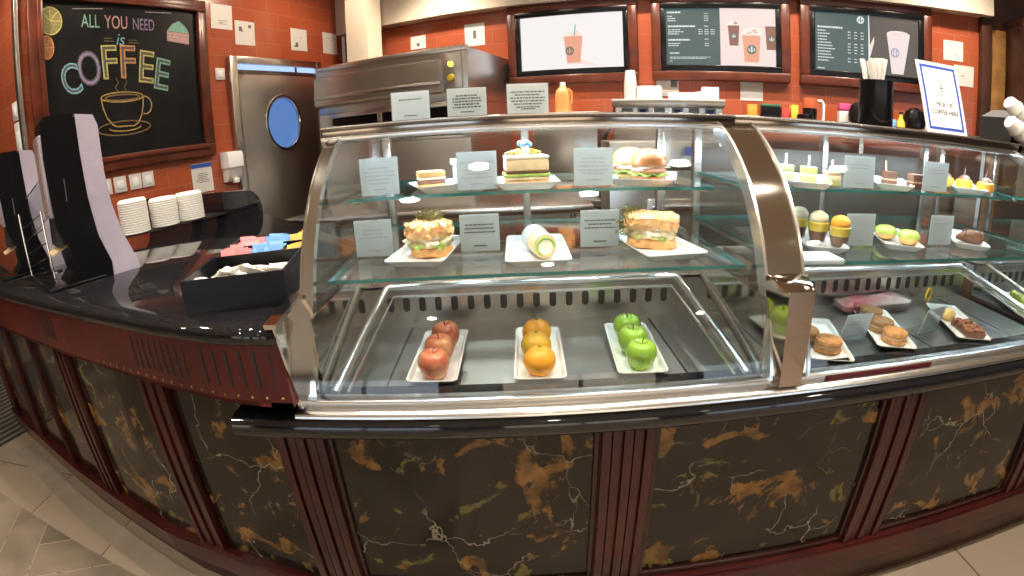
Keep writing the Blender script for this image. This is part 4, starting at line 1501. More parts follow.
for (a_, c_, z) in ((1.60, 1.655, 2.205), (1.77, 1.83, 2.198)):
    chalk_line([(a_, z), (c_, z + .001)], .002, 'dimgold'); chalk_line([(a_, z - .016), (c_ + .012, z - .016)], .002, 'dimgold')
for (ch, v, z, m1, m2, r_, sx, sz) in (('C', 1.372, 1.958, 'b', 'grey', .20, .74, .245), ('O', 1.492, 2.015, 'grey', 'v', .10, .70, .285), ('F', 1.625, 2.050, 'y', 'grey', .03, .92, .285), ('F', 1.752, 2.052, 'o', 'grey', -.02, .95, .285), ('E', 1.884, 2.020, 'y', 'grey', -.12, .88, .285), ('E', 1.998, 1.972, 'g', 'grey', -.20, .88, .285)):
    chalk_text(ch, v, z, sz, m2, r_, sx=sx)
    chalk_text(ch, v, z, sz, m1, r_, outline=.0055, sx=sx)
def arc(cv, cz, rv, rz_, a0, a1, n=24):
    return [(cv + rv * cos(a0 + (a1 - a0) * k / n), cz + rz_ * sin(a0 + (a1 - a0) * k / n)) for k in range(n + 1)]
chalk_line(arc(1.70, 1.848, .147, .030, 0, 2 * pi)[:-1], .0042, 'gold', closed=True)
chalk_line([(1.553, 1.845), (1.560, 1.79), (1.580, 1.73), (1.615, 1.685), (1.640, 1.672), (1.765, 1.668), (1.795, 1.685), (1.825, 1.73), (1.842, 1.79), (1.847, 1.842)], .0045, 'gold')
chalk_line(arc(1.855, 1.790, .050, .055, 2.0, -1.9), .0045, 'gold')
chalk_line(arc(1.695, 1.660, .185, .042, 0, 2 * pi)[:-1], .0045, 'brown', closed=True)
chalk_line(arc(1.700, 1.664, .110, .022, pi, 2 * pi), .004, 'gold')
chalk_line(arc(1.700, 1.845, .12, .018, 0, 2 * pi)[:-1], .006, 'brown', closed=True)
for dv in (-.03, .03):
    chalk_line([(1.70 + dv, 1.885), (1.685 + dv, 1.91), (1.71 + dv, 1.935), (1.695 + dv, 1.965)], .003, 'brown')
def chalk_fill(pts, m):
    b = B()
    b.loft([[(lxz(v, z)[0], YF + .0006, lxz(v, z)[1]) for v, z in pts], [(lxz(v, z)[0], YF, lxz(v, z)[1]) for v, z in pts]])
    obj('chalk_drawing', b, 'chalk_' + m, bd, smooth=False)
chalk_fill([(2.06, 2.205), (2.235, 2.185), (2.240, 2.262), (2.062, 2.268)], 'p')
chalk_fill([(2.062, 2.270), (2.240, 2.264), (2.215, 2.305), (2.160, 2.345), (2.105, 2.320)], 'mint')
for z in (2.215, 2.235, 2.255):
    chalk_line([(2.065, z), (2.235, z - .012)], .002, 'w')
chalk_fill(arc(1.262, 2.300, .070, .078, 0, 2 * pi)[:-1], 'dimgold')
chalk_line(arc(1.262, 2.300, .070, .078, 0, 2 * pi)[:-1], .004, 'y', closed=True)
for k in range(4):
    chalk_line([(1.262, 2.30), (1.262 + .062 * cos(k * .8), 2.30 + .07 * sin(k * .8))], .003, 'y')
chalk_fill(arc(1.235, 2.150, .042, .065, 0, 2 * pi)[:-1], 'dimorange')
chalk_line(arc(1.235, 2.150, .042, .065, 0, 2 * pi)[:-1], .003, 'o', closed=True)
for k in range(6):
    chalk_line([(1.235, 2.150), (1.235 + .036 * cos(k * 1.05), 2.150 + .058 * sin(k * 1.05))], .002, 'o')
chalk_line([(1.40, 2.375), (1.60, 2.385)], .002, 'w')
chalk_line([(1.90, 2.385), (2.10, 2.393)], .002, 'w')
chalk_line([(2.24, 1.50), (2.27, 1.495)], .002, 'w')

# steel kitchen door
D0_ = thing('kitchen_door', 'steel kitchen door with a blue lit oval window and steel frame', 'door', LW(2.55, 0), A_LW)
D0_.name = 'door_1'
D0_['kind'] = 'structure'
b = B()
b.box(0, .07, -.045, 0, 0, 2.12, .004); b.box(.955, 1.025, -.045, 0, 0, 2.12, .004); b.box(.07, .955, -.045, 0, 2.065, 2.12, .004)
obj('door_frame', b, 'brushed_steel', D0_)
b = B()
cx, cz, rx, rz_ = .525, 1.605, .180, .200
# leaf with an oval hole
n = 40
ho = [(cx + rx * cos(2 * pi * k / n), cz + rz_ * sin(2 * pi * k / n)) for k in range(n)]
bx = []
for k in range(n):
    a = 2 * pi * k / n
    c_, s_ = cos(a), sin(a)
    tx = min((.945 - cx) / c_ if c_ > 1e-6 else 9, (.08 - cx) / c_ if c_ < -1e-6 else 9, (1.985 - cz) / s_ if s_ > 1e-6 else 9, (.02 - cz) / s_ if s_ < -1e-6 else 9)
    bx.append((cx + c_ * tx, cz + s_ * tx))
vs = [(x, y, z) for y in (-.035, -.004) for x, z in ho] + [(x, y, z) for y in (-.035, -.004) for x, z in bx]
fs = []
for k in range(n):
    j = (k + 1) % n
    fs += [(k, j, 2 * n + j, 2 * n + k), (n + k, 3 * n + k, 3 * n + j, n + j), (k, n + k, n + j, j), (2 * n + k, 2 * n + j, 3 * n + j, 3 * n + k)]
b.add(vs, fs)
for (x_, z_) in ((.08, 1.985), (.945, 1.985), (.08, .02), (.945, .02)):
    pass
b.box(.08, .945, -.034, -.005, 1.80, 1.985); b.box(.08, .35, -.034, -.005, .02, 1.985); b.box(.70, .945, -.034, -.005, .02, 1.985); b.box(.08, .945, -.034, -.005, .02, 1.39)
obj('door_leaf', b, 'door_steel', D0_, smooth=False)
b = B()
b.loft([[(cx + (rx + d_) * cos(2 * pi * k / n), y, cz + (rz_ + d_) * sin(2 * pi * k / n)) for k in range(n)] for d_, y in ((.028, -.036), (.024, -.046), (.004, -.046), (.0, -.036))], False, False)
obj('window_ring', b, 'chrome', D0_)
b = B(); b.loft([[(cx + (rx + .002) * cos(2 * pi * k / n), y, cz + (rz_ + .002) * sin(2 * pi * k / n)) for k in range(n)] for y in (-.018, -.012)])
obj('window_glass', b, 'door_glow', D0_)
b = B(); b.box(.075, .950, -.030, -.020, 2.020, 2.062)
obj('transom_pane', b, 'transom_glow', D0_)
b = B(); b.box(.075, .950, -.034, -.020, 1.985, 2.020)
b.box(.70, .72, -.036, -.018, 2.02, 2.06)
obj('transom_bar', b, 'dark_steel', D0_)
b = B()
for z in (1.30, 1.72, 1.86):
    b.tube([(.948, -.046, z), (.948, -.046, z + .09)], .010, 8)
obj('hinge', b, 'dark_steel', D0_)

def flat(name, label, cat, root_loc, ang, w, h, m, th=.002, group=None, marks=None):
    t = thing(name, label, cat, root_loc, ang, group)
    b = B(); b.box(-w / 2, w / 2, -th, 0, -h / 2, h / 2)
    obj('sheet', b, m, t)
    if marks:
        b = B()
        for (x, z, ww, hh) in marks:
            b.box(x - ww / 2, x + ww / 2, -th - .0006, -th, z - hh / 2, z + hh / 2)
        obj('print', b, 'ink', t)
    return t
lines = lambda rn, w, z0, n, st=.012: [(rn.uniform(-.01, .01), z0 - k * st, w * rn.uniform(.5, 1), .004) for k in range(n)]
rn = random.Random(2)
flat('notice_sheet', 'white notice on the tile wall, highest one beside the chalkboard corner', 'notice', LW(2.524, 2.415, .002), A_LW, .20, .185, 'light_plastic', marks=lines(rn, .08, -.03, 3))
flat('notice_sheet', 'white notice with two dark arrows above the steel door, left side', 'notice', LW(2.747, 2.31, .002), A_LW, .20, .185, 'light_plastic', marks=[(-.045, .03, .03, .035), (.05, .055, .03, .025), (-.03, .015, .02, .01)])
flat('notice_sheet', 'white notice with one dark arrow above the steel door', 'notice', LW(3.353, 2.31, .002), A_LW, .20, .190, 'light_plastic', marks=[(-.03, -.04, .03, .03), (-.04, -.06, .05, .012), (.02, .02, .03, .004)])
flat('notice_sheet', 'plain white notice on the red wall right of the door, near the duct', 'notice', LW(3.768, 2.317, .002), A_LW, .20, .195, 'light_plastic', marks=[(.02, .03, .012, .008), (-.02, .05, .05, .003)])
t = flat('notice_sheet', 'white notice with a blue header under the chalkboard', 'notice', LW(2.232, 1.272, .002), A_LW, .178, .20, 'light_plastic', marks=lines(rn, .12, .03, 6))
b = B(); b.box(-.089, .089, -.0035, -.002, .070, .097)
obj('header_band', b, 'blue_ink', t)
def plateobj(name, label, cat, loc, ang, w, h, group=None, rocker=True):
    t = thing(name, label, cat, loc, ang, group)
    b = B(); b.box(-w / 2, w / 2, -.010, 0, -h / 2, h / 2, .003)
    obj('cover', b, 'light_plastic', t)
    b = B(); b.box(-w * .28, w * .28, -.013, -.009, -h * .28, h * .28, .002)
    obj('rocker' if rocker else 'socket', b, 'card_white', t)
    return t
plateobj('light_switch', 'white switch on the tiles between chalkboard and steel door', 'switch', LW(2.48, 1.99, .0), A_LW, .085, .085)
for i, (v, lb) in enumerate(((1.490, 'white wall plate under the chalkboard, nearest the napkin tower'), (1.592, 'second white wall plate under the chalkboard from the napkin tower'), (1.702, 'third white wall plate under the chalkboard from the napkin tower'), (1.796, 'fourth white wall plate under the chalkboard, nearest the door'))):
    plateobj('wall_plate', lb, 'socket', LW(v, 1.328, 0), A_LW, .086, .095, 'wall plates under the chalkboard', rocker=(i > 1))
q = LW(1.035, 0)
def LR(d, z): # on the return wall, d metres left of the corner
    p = LW(1.035, z) - Vector((UU.x, UU.y, 0)) * d
    return Vector((p.x, p.y, z)) - Vector((VV.x, VV.y, 0)) * .001
plateobj('wall_plate', 'single white wall plate left of the metal corner strip, the higher one', 'socket', LR(.075, 1.83), A_BW, .086, .10)
plateobj('wall_plate', 'tall white double wall plate left of the metal corner strip, the lower one', 'socket', LR(.065, 1.66), A_BW, .10, .22)
t = thing('soap_dispenser', 'white and clear soap dispenser beside the steel door', 'dispenser', LW(2.482, 1.21, 0), A_LW)
b = B(); b.prism_x([(-.085, .21), (-.095, .19), (-.090, .10), (0, .10), (0, .215)], -.07, .07)
obj('hood', b, 'card_white', t)
b = B(); b.prism_x([(-.080, .10), (-.070, .03), (-.040, .0), (0, 0), (0, .10)], -.062, .062)
obj('tank', b, 'light_plastic', t)
b = B(); b.box(-.02, .02, -.085, -.05, -.012, .02, .004)
obj('push_lever', b, 'card_white', t)

# ================================================================== BACK WALL: framed menu screens
def screen_root(label, u, z, w=1.03, h=.66):
    t = thing('menu_screen', label, 'screen', BW(u, z), A_BW, 'framed menu screens on the red wall')
    b = B()
    fw = .072
    for (a0, a1, c0, c1) in ((-w / 2, w / 2, -h / 2, -h / 2 + fw), (-w / 2, w / 2, h / 2 - fw, h / 2), (-w / 2, -w / 2 + fw, -h / 2 + fw, h / 2 - fw), (w / 2 - fw, w / 2, -h / 2 + fw, h / 2 - fw)):
        b.box(a0, a1, -.075, 0, c0, c1, .012)
    obj('wooden_frame', b, 'frame_wood', t)
    b = B()
    w2, h2 = w - 2 * fw + .004, h - 2 * fw + .004
    for (a0, a1, c0, c1) in ((-w2 / 2, w2 / 2, -h2 / 2, -h2 / 2 + .045), (-w2 / 2, w2 / 2, h2 / 2 - .045, h2 / 2), (-w2 / 2, -w2 / 2 + .04, -h2 / 2 + .045, h2 / 2 - .045), (w2 / 2 - .04, w2 / 2, -h2 / 2 + .045, h2 / 2 - .045)):
        b.box(a0, a1, -.070, -.010, c0, c1, .004)
    obj('bezel', b, 'black_gloss', t)
    return t
SW, SH = .850, .440
Y1, Y2, Y3 = -.0555, -.0565, -.0575
def panel(t, x0, x1, z0, z1, m, name='screen_panel', y=None):
    y = Y1 if y is None else y
    b = B(); b.box(x0, x1, y, y + .02, z0, z1)
    return obj(name, b, m, t, smooth=False)
def poly(par, pts, m, name, y=Y2):
    b = B(); b.loft([[(x, y, z) for x, z in pts], [(x, y + .001, z) for x, z in pts]])
    return obj(name, b, m, par, smooth=False)
def circ(cx, cz, rx, rz_=None, n=24): return [(cx + rx * cos(2 * pi * k / n), cz + (rz_ or rx) * sin(2 * pi * k / n)) for k in range(n)]
def emblem(par, cx, cz, r, y, dark='tv_logo', light='tv_paper'):
    b = B()
    def f(pts, yy):
        b.loft([[(x, yy, z) for x, z in pts], [(x, yy + .0008, z) for x, z in pts]])
    b.mi = 0; f(circ(cx, cz, r), y)
    b.mi = 1
    f(circ(cx, cz + .35 * r, .20 * r, .26 * r, 12), y - .0008)                        # head
    f([(cx - .28 * r, cz + .05 * r), (cx + .28 * r, cz + .05 * r), (cx + .16 * r, cz - .45 * r), (cx, cz - .75 * r), (cx - .16 * r, cz - .45 * r)], y - .0008)
    for s_ in (-1, 1):
        f([(cx + s_ * .50 * r, cz - .50 * r), (cx + s_ * .72 * r, cz - .1 * r), (cx + s_ * .62 * r, cz + .35 * r), (cx + s_ * .45 * r, cz + .30 * r), (cx + s_ * .50 * r, cz - .1 * r), (cx + s_ * .36 * r, cz - .42 * r)], y - .0008)
    f([(cx - .25 * r, cz + .62 * r), (cx, cz + .82 * r), (cx + .25 * r, cz + .62 * r)], y - .0008)
    obj('emblem', b, [dark, light], par, smooth=False)
def drink(par, cx, z0, h, w0, w1, m, y, lid=True, top='tv_cream', straw=None, logo=True, seed=1):
    poly(par, [(cx - w0 / 2, z0), (cx + w0 / 2, z0), (cx + w1 / 2, z0 + h), (cx - w1 / 2, z0 + h)], m, 'pictured_cup', y)
    if top:
        rn = random.Random(seed)
        pts = [(cx + (w1 * .56) * cos(a) * (1 + .12 * rn.uniform(-1, 1)), z0 + h + (w1 * (.22 if lid else .42)) * max(-.12, sin(a)) * (1 + .2 * rn.uniform(-1, 1))) for a in [2 * pi * k / 18 for k in range(18)]]
        poly(par, pts, top, 'pictured_cream', y - .001)
        for k in range(5):
            a0 = rn.uniform(-.42, .15) * w1
            zz = z0 + h + w1 * (.02 + .05 * k if not lid else .01 + .03 * k)
            ww = w1 * (.30 - .045 * k)
            poly(par, [(cx + a0, zz), (cx + a0 + ww, zz + .008), (cx + a0 + ww, zz + .013), (cx + a0, zz + .004)], 'tv_choc' if not lid else 'tv_tray', 'pictured_drizzle', y - .0016)
    if straw:
        poly(par, [(cx + .006, z0 + h), (cx + .016, z0 + h), (cx + .026, z0 + h + .085), (cx + .017, z0 + h + .085)], straw, 'pictured_straw', y - .002)
    if logo: emblem(par, cx, z0 + h * .45, w0 * .33, y - .002)
# screen with one drink
t = screen_root('menu screen showing one iced orange drink on white, nearest the oven', -.893, 2.085)
s = panel(t, -SW / 2, SW / 2, -SH / 2, SH / 2, 'tv_white')
poly(s, [(-.02, -.178), (.02, -.178), (.20, -.195), (.10, -.15), (.02, -.14)], 'tv_pink', 'pictured_shadow')
poly(s, circ(.02, -.172, .05, .012), 'tv_pink', 'pictured_shadow')
drink(s, .018, -.170, .215, .105, .150, 'tv_tray', Y2 - .001, straw='tv_straw', logo=False)
emblem(s, -.012, -.075, .034, Y3 - .002, 'tv_logo', 'tv_tray')
b = B()
for (x, z, w_) in ((.30, .075, .07), (.345, .082, .045), (.31, .068, .05)):
    b.box(x - w_ / 2, x + w_ / 2, Y2, Y2 + .001, z - .003, z + .003)
obj('screen_lettering', b, 'tv_text', s)
# middle screen: price list and three drinks
t = screen_root('menu screen with a green price list beside three cream topped drinks', .240, 2.092)
s = panel(t, -SW / 2, SW / 2, -SH / 2, SH / 2, 'tv_green')
panel(s, -.005, SW / 2, -SH / 2, SH / 2, 'tv_pink', 'picture_area', Y2 + .0003)
b = B()
rn = random.Random(3)
def rows(b, x0, zs, ws, h, y):
    for z, w_ in zip(zs, ws):
        x = x0
        while x < x0 + w_:
            l = rn.uniform(.008, .024)
            b.box(x, min(x + l, x0 + w_), y, y + .001, z - h / 2, z + h / 2)
            x += l + .004
rows(b, -.39, [.185], [.10], .011, Y2)
rows(b, -.39, [.155, .138, .121], [.035, .055, .06], .006, Y2)
rows(b, -.39, [.078], [.20], .012, Y2)
rows(b, -.39, [.052, .036, .020], [.09, .115, .08], .006, Y2)
rows(b, -.39, [-.025], [.16], .012, Y2)
rows(b, -.39, [-.052, -.068], [.09, .075], .006, Y2)
rows(b, -.38, [-.125], [.07], .009, Y2)
rows(b, -.38, [-.155, -.165, -.185], [.30, .27, .02], .004, Y2)
for z in (.175, .155, .138, .121, .078, .052, .036, .020, -.02, -.052, -.068):
    rows(b, -.12, [z], [.03], .005, Y2)
for z in (.052, .036, .020):
    for x in (-.165, -.075):
        rows(b, x, [z], [.03], .005, Y2)
obj('screen_lettering', b, 'tv_text', s)
drink(s, .095, -.065, .155, .065, .085, 'tv_choc', Y2 - .001, lid=False, seed=2)
drink(s, .375, -.09, .175, .075, .095, 'tv_choc', Y2 - .001, top=None)
drink(s, .225, -.185, .205, .105, .135, 'tv_tray', Y3 - .0015, lid=False, seed=5)
# third screen
t = screen_root('dark menu screen with a price list and one white paper cup, behind the straw holder', 1.345, 2.092)
s = panel(t, -SW / 2, SW / 2, -SH / 2, SH / 2, 'tv_dark')
panel(s, -SW / 2, .005, -SH / 2, SH / 2, 'tv_green', 'list_area', Y2 + .0003)
b = B()
rows(b, -.385, [.105], [.19], .012, Y2 - .001)
rows(b, -.385, [.078 - .022 * k for k in range(11)], [.06, .09, .07, .07, .10, .11, .13, .095, .10, .12, .08], .007, Y2 - .001)
rows(b, -.385, [-.20], [.05], .008, Y2 - .001)
for k in range(11):
    if k in (3, 8): continue
    for x in (-.155, -.105, -.055):
        rows(b, x, [.078 - .022 * k], [.022], .006, Y2 - .001)
obj('screen_lettering', b, 'tv_text', s)
emblem(s, -.055, .175, .028, Y2 - .001, 'tv_text', 'tv_green')
poly(s, [(.005, -.215), (.02, -.215), (.012, .215), (.005, .215)], 'tv_text', 'pictured_edge')
poly(s, [(.19, -.20), (.285, -.20), (.335, .09), (.15, .09)], 'tv_paper', 'pictured_cup')
poly(s, circ(.2425, .092, .0925, .027), 'tv_cream', 'pictured_rim', Y3)
poly(s, circ(.2425, .090, .078, .019), 'tv_pink', 'pictured_rim', Y3 - .001)
emblem(s, .215, -.045, .036, Y3 - .001, 'tv_violet', 'tv_paper')
poly(s, [(.01, -.02), (.05, .06), (.05, .02), (.02, -.09)], 'tv_pink', 'pictured_cup')

# papers on the back wall
for (lb, u, z, w, h, mk) in (('small white notice with a dark mark above the oven, left one', -2.257, 2.226, .15, .115, [(.0, -.02, .03, .03)]),
                             ('square white notice above the right end of the oven', -1.717, 2.225, .18, .19, [(.0, .0, .03, .07)]),
                             ('upper white notice on the red wall right of the third screen', 2.071, 2.125, .17, .15, [(.02, -.03, .03, .004)]),
                             ('lower white notice on the red wall right of the third screen', 2.165, 1.945, .175, .155, [(-.01, .0, .03, .006)]),
                             ('pale notice under the gap between first and second screens', -.165, 1.71, .17, .13, [(.05, .03, .05, .05)]),
                             ('pale notice below the middle screen', .47, 1.70, .17, .15, None)):
    flat('notice_sheet', lb, 'notice', BW(u, z, .002), A_BW, w, h, 'light_plastic', marks=mk)

# glazed shelf niche at the right end of the wall
t = thing('wall_cabinet', 'glass fronted wall cabinet in dark wood at the right edge', 'cabinet', BW(3.1, 1.75), A_BW)
b = B()
for (a0, a1, c0, c1) in ((-.55, .55, .60, .66), (-.55, .55, -.70, -.60), (-.55, -.53, -.60, .60), (.53, .55, -.60, .60)):
    b.box(a0, a1, -.24, .02, c0, c1, .004)
obj('frame', b, 'dark_wood', t)
b = B(); b.box(-.5, .5, -.02, .0, -.6, .6)
obj('back_panel', b, 'beige_paint', t)
b = B()
for z in (-.2, .12, .38):
    b.box(-.5, .5, -.22, -.02, z, z + .02)
obj('shelf', b, 'light_plastic', t)
b = B(); b.box(-.5, .5, -.235, -.229, -.6, .6)
obj('glass_front', b, 'case_glass', t)

# ================================================================== BEHIND THE CASES
# big steel oven with its flue, parallel to the back wall
def BWO(u, z, off):
    p = NW * (4.0 - off) + UU * u
    return Vector((p.x, p.y, z))
OV = thing('deck_oven', 'big stainless steel oven with a yellow lit knob panel against the red wall', 'oven', BWO(-2.065, 0, .02), A_BW)
W_, D_ = 1.29, .82
b = B()
b.box(-W_ / 2, W_ / 2, -D_, 0, .10, 1.36, .006)
b.box(-W_ / 2 + .0, W_ / 2, -D_, 0, 1.62, 1.985, .008)
b.box(-W_ / 2, -W_ / 2 + .09, -D_, 0, 1.36, 1.62)
b.box(W_ / 2 - .05, W_ / 2, -D_, 0, 1.36, 1.62)
b.box(-W_ / 2, W_ / 2, -.04, 0, 1.36, 1.62)
obj('body', b, 'oven_steel', OV)
b = B()
b.prism_x([(-D_ - .005, 1.985), (-D_ - .005, 1.915), (-D_ - .035, 1.905), (-D_ - .045, 1.70), (-D_ - .030, 1.68), (-D_ + .02, 1.665), (-D_ + .02, 1.985)], -W_ / 2 - .005, W_ / 2 - .19)
b.box(-W_ / 2, W_ / 2 + .004, -D_ - .015, -D_ + .03, 1.955, 1.995, .006)
b.box(-W_ / 2, W_ / 2 - .18, -D_ - .060, -D_ - .03, 1.735, 1.760, .006)
obj('hood_front', b, 'brushed_steel', OV)
b = B(); b.box(W_ / 2 - .19, W_ / 2 - .035, -D_ - .022, -D_ + .01, 1.68, 1.95, .004)
cp = obj('control_panel', b, 'oven_steel', OV)
b = B(); b.M = Matrix.Translation((W_ / 2 - .112, -D_ - .022, 1.870)) @ Matrix.Rotation(pi / 2, 4, 'X'); b.lathe([(.001, .0), (.018, 0), (.018, .008), (.001, .010)], 16)
obj('lit_button', b, 'led_yellow', cp)
b = B(); b.M = Matrix.Translation((W_ / 2 - .112, -D_ - .022, 1.775)) @ Matrix.Rotation(pi / 2, 4, 'X'); b.lathe([(.001, .0), (.026, 0), (.022, .020), (.001, .022)], 16)
obj('knob', b, 'label_yellow', cp)
b = B(); b.box(-W_ / 2 + .09, W_ / 2 - .05, -D_ + .02, -D_ + .028, 1.36, 1.62)
obj('window', b, 'black_gloss', OV)
b = B()
for (x0, x1, z0, z1) in ((-W_ / 2 + .09, W_ / 2 - .05, 1.585, 1.62), (-W_ / 2 + .09, W_ / 2 - .05, 1.36, 1.385), (-W_ / 2 + .09, -W_ / 2 + .12, 1.385, 1.585), (-.1, -.06, 1.385, 1.585)):
    b.box(x0, x1, -D_ + .005, -D_ + .022, z0, z1, .003)
obj('window_frame', b, 'brushed_steel', OV)
b = B()
for x in (-.55, .55):
    for y in (-.75, -.1):
        b.box(x - .03, x + .03, y - .03, y + .03, 0, .10)
obj('foot', b, 'dark_steel', OV)
b = B(); b.box(-.105, .105, -.105, .105, 1.985, ROOM_Z)
fl = tag(obj('flue_duct', b, 'beige_paint', loc=BWO(-2.535, 0, .42), rot=(0, 0, A_BW)), 'square pale duct rising from the oven top to the ceiling', 'duct')
b = B(); b.box(-.125, .125, -.125, .125, 1.99, 2.02, .004)
obj('collar', b, 'beige_paint', fl)

# steel back counter along the wall
BC = thing('steel_counter', 'long steel back counter along the red wall behind the glass cases', 'counter', BWO(0, 0, .02), A_BW)
b = B(); b.box(-1.30, 2.25, -.66, 0, .88, .92, .004); b.box(-1.30, 2.25, -.02, 0, .92, 1.02, .003)
obj('worktop', b, 'brushed_steel', BC)
b = B(); b.box(-1.29, 2.24, -.62, 0, .1, .88)
obj('cabinet', b, 'dark_steel', BC)
for k in range(5):
    b = B(); x = -1.27 + .70 * k; b.box(x, x + .67, -.64, -.62, .14, .86, .004)
    d = obj('door', b, 'oven_steel', BC)
    b = B(); b.box(x + .1, x + .57, -.665, -.64, .78, .80, .004)
    obj('handle', b, 'chrome', d)
b = B(); b.box(.25, 2.2, -.40, -.02, 1.40, 1.43, .003)
for x in (.28, 1.2, 2.15):
    b.box(x - .015, x + .015, -.38, -.05, .92, 1.40)
obj('raised_shelf', b, 'brushed_steel', BC)
b = B(); b.tube([(.25, -.40, 1.49), (2.2, -.40, 1.49)], .005, 8)
for x in (.27, .9, 1.5, 2.18):
    b.tube([(x, -.40, 1.43), (x, -.40, 1.49)], .004, 6)
obj('guard_rail', b, 'chrome', BC)

# coffee machine
CMx = thing('coffee_machine', 'wide steel coffee machine with blue labels below the middle screen', 'coffee machine', BWO(-.14, .92, .06), A_BW)
b = B(); b.box(-.36, .36, -.52, -.04, 0, .56, .008); b.box(-.37, .37, -.53, -.03, .62, .668, .006); b.box(-.36, .36, -.40, -.04, .56, .62)
obj('body', b, 'brushed_steel', CMx)
b = B(); b.box(-.37, .37, -.53, -.03, .655, .672, .004)
obj('cup_tray', b, 'light_plastic', CMx)
for k, (x, m) in enumerate(((-.28, 'light_plastic'), (-.17, 'led_blue'), (-.06, 'light_plastic'), (.06, 'led_blue'), (.17, 'light_plastic'), (.28, 'led_blue'))):
    b = B(); b.box(x - .035, x + .035, -.44, -.40, .565, .615, .003)
    obj('drawer_front', b, 'light_plastic', CMx)
    if m == 'led_blue':
        b = B(); b.box(x - .020, x + .020, -.443, -.440, .575, .605)
        obj('blue_label', b, 'blue_ink', CMx)
b = B(); b.box(-.30, .30, -.535, -.52, .10, .30, .004)
obj('front_panel', b, 'oven_steel', CMx)
for x in (-.18, .16):
    b = B(); b.tube([(x, -.50, .40), (x, -.60, .38), (x, -.70, .37)], .012, 8)
    obj('portafilter', b, 'black_matte', CMx)
def cup_stack(label, loc, r, n, st, cat='cups', m='paper', nm='cup_stack', group=None):
    t = thing(nm, label, cat, loc, 0, group)
    for k in range(n):
        b = B(); z = k * st
        b.lathe([(r, z), (r * 1.03, z + .004), (r * .76, z + .11), (r * .70, z + .11), (r * .70, z + .106), (r * .97, z + .004)], 20)
        obj('cup', b, m, t)
    return t
mz = 1.592
cup_stack('tall stack of white paper cups on the coffee machine', BWO(-.415, mz, .30), .045, 6, .022)
emb = None
def simple(name, label, cat, loc, ang, parts, group=None):
    t = thing(name, label, cat, loc, ang, group)
    for nm, m, f in parts:
        b = B(); f(b); obj(nm, b, m, t)
    return t
simple('paper_stack', 'square white stack of napkins on the coffee machine, beside the cup stack', 'napkins', BWO(-.28, mz, .28), A_BW, [('stack', 'white_paper', lambda b: b.box(-.085, .085, -.07, .07, 0, .105, .004)), ('band', 'light_plastic', lambda b: b.box(-.03, .03, -.071, .071, .001, .106))])
simple('paper_stack', 'low white stack of napkins in the middle of the coffee machine', 'napkins', BWO(-.06, mz, .25), A_BW, [('stack', 'white_paper', lambda b: b.box(-.085, .085, -.07, .07, 0, .06, .004))])
simple('paper_box', 'white open paper box at the right end of the coffee machine', 'box', BWO(.145, mz, .28), A_BW, [('box', 'white_paper', lambda b: (b.box(-.06, .06, -.05, .05, 0, .10, .004), b.prism_y([(-.12, .0), (-.06, .0), (-.06, .07), (-.12, .06)], -.05, .05)))])
# juice jug on a low brewer
simple('brewer', 'low white and steel brewer under the orange jug', 'brewer', BWO(-.86, .92, .10), A_BW, [('body', 'brushed_steel', lambda b: b.box(-.22, .24, -.42, -.02, 0, .56, .008)), ('lid', 'light_plastic', lambda b: b.box(-.225, .245, -.425, -.015, .56, .595, .006)), ('spout', 'black_matte', lambda b: b.tube([(.24, -.2, .40), (.30, -.2, .50), (.33, -.2, .64)], [.02, .012, .006], 8))])
def jug(b):
    b.loft([rrect(.098, .098, .02, 0), rrect(.102, .102, .022, .01), rrect(.102, .102, .022, .13), rrect(.085, .085, .022, .165), rrect(.045, .045, .018, .19), rrect(.040, .040, .017, .20)])
    b.tube([(.048, 0, .06), (.062, 0, .08), (.062, 0, .15), (.040, 0, .172)], .009, 8)
simple('juice_jug', 'orange syrup jug with a white cap below the first screen', 'jug', BWO(-.895, 1.515, .36), A_BW, [('jug', 'syrup_orange', jug), ('cap', 'card_white', lambda b: b.lathe([(.022, .198), (.022, .222), (.002, .223)], 16))])
# row of tins and cartons on the raised shelf
SZ = 1.43
def bxo(name, lb, cat, u, w, h, m, top=None, d=.08):
    ps = [('body', m, lambda b: b.box(-w / 2, w / 2, -d / 2, d / 2, 0, h, .003))]
    if top: ps.append(('lid', top, lambda b: b.box(-w / 2 - .002, w / 2 + .002, -d / 2 - .002, d / 2 + .002, h, h + .018, .003)))
    return simple(name, lb, cat, BWO(u, SZ, .24), A_BW, ps)
bxo('tea_carton', 'orange carton at the left of the shelf row below the screens', 'carton', .445, .065, .155, 'label_orange')
bxo('tea_tin', 'black tin with a green lid on the back shelf', 'tin', .575, .135, .145, 'black_gloss', 'label_green')
bxo('tea_carton', 'red carton on the back shelf beside the black tin', 'carton', .68, .055, .14, 'label_red')
bxo('tea_carton', 'yellow carton on the back shelf beside the red one', 'carton', .745, .050, .165, 'label_yellow')
simple('round_tin', 'dark round tin on the back shelf in front of the yellow carton', 'tin', BWO(.815, SZ, .30), A_BW, [('body', 'black_gloss', lambda b: b.lathe([(.055, 0), (.058, .004), (.058, .10), (.05, .104), (.002, .104)], 24)), ('label', 'dark_wood', lambda b: b.lathe([(.0585, .03), (.0588, .031), (.0588, .074), (.0585, .075)], 24, cap=False))])
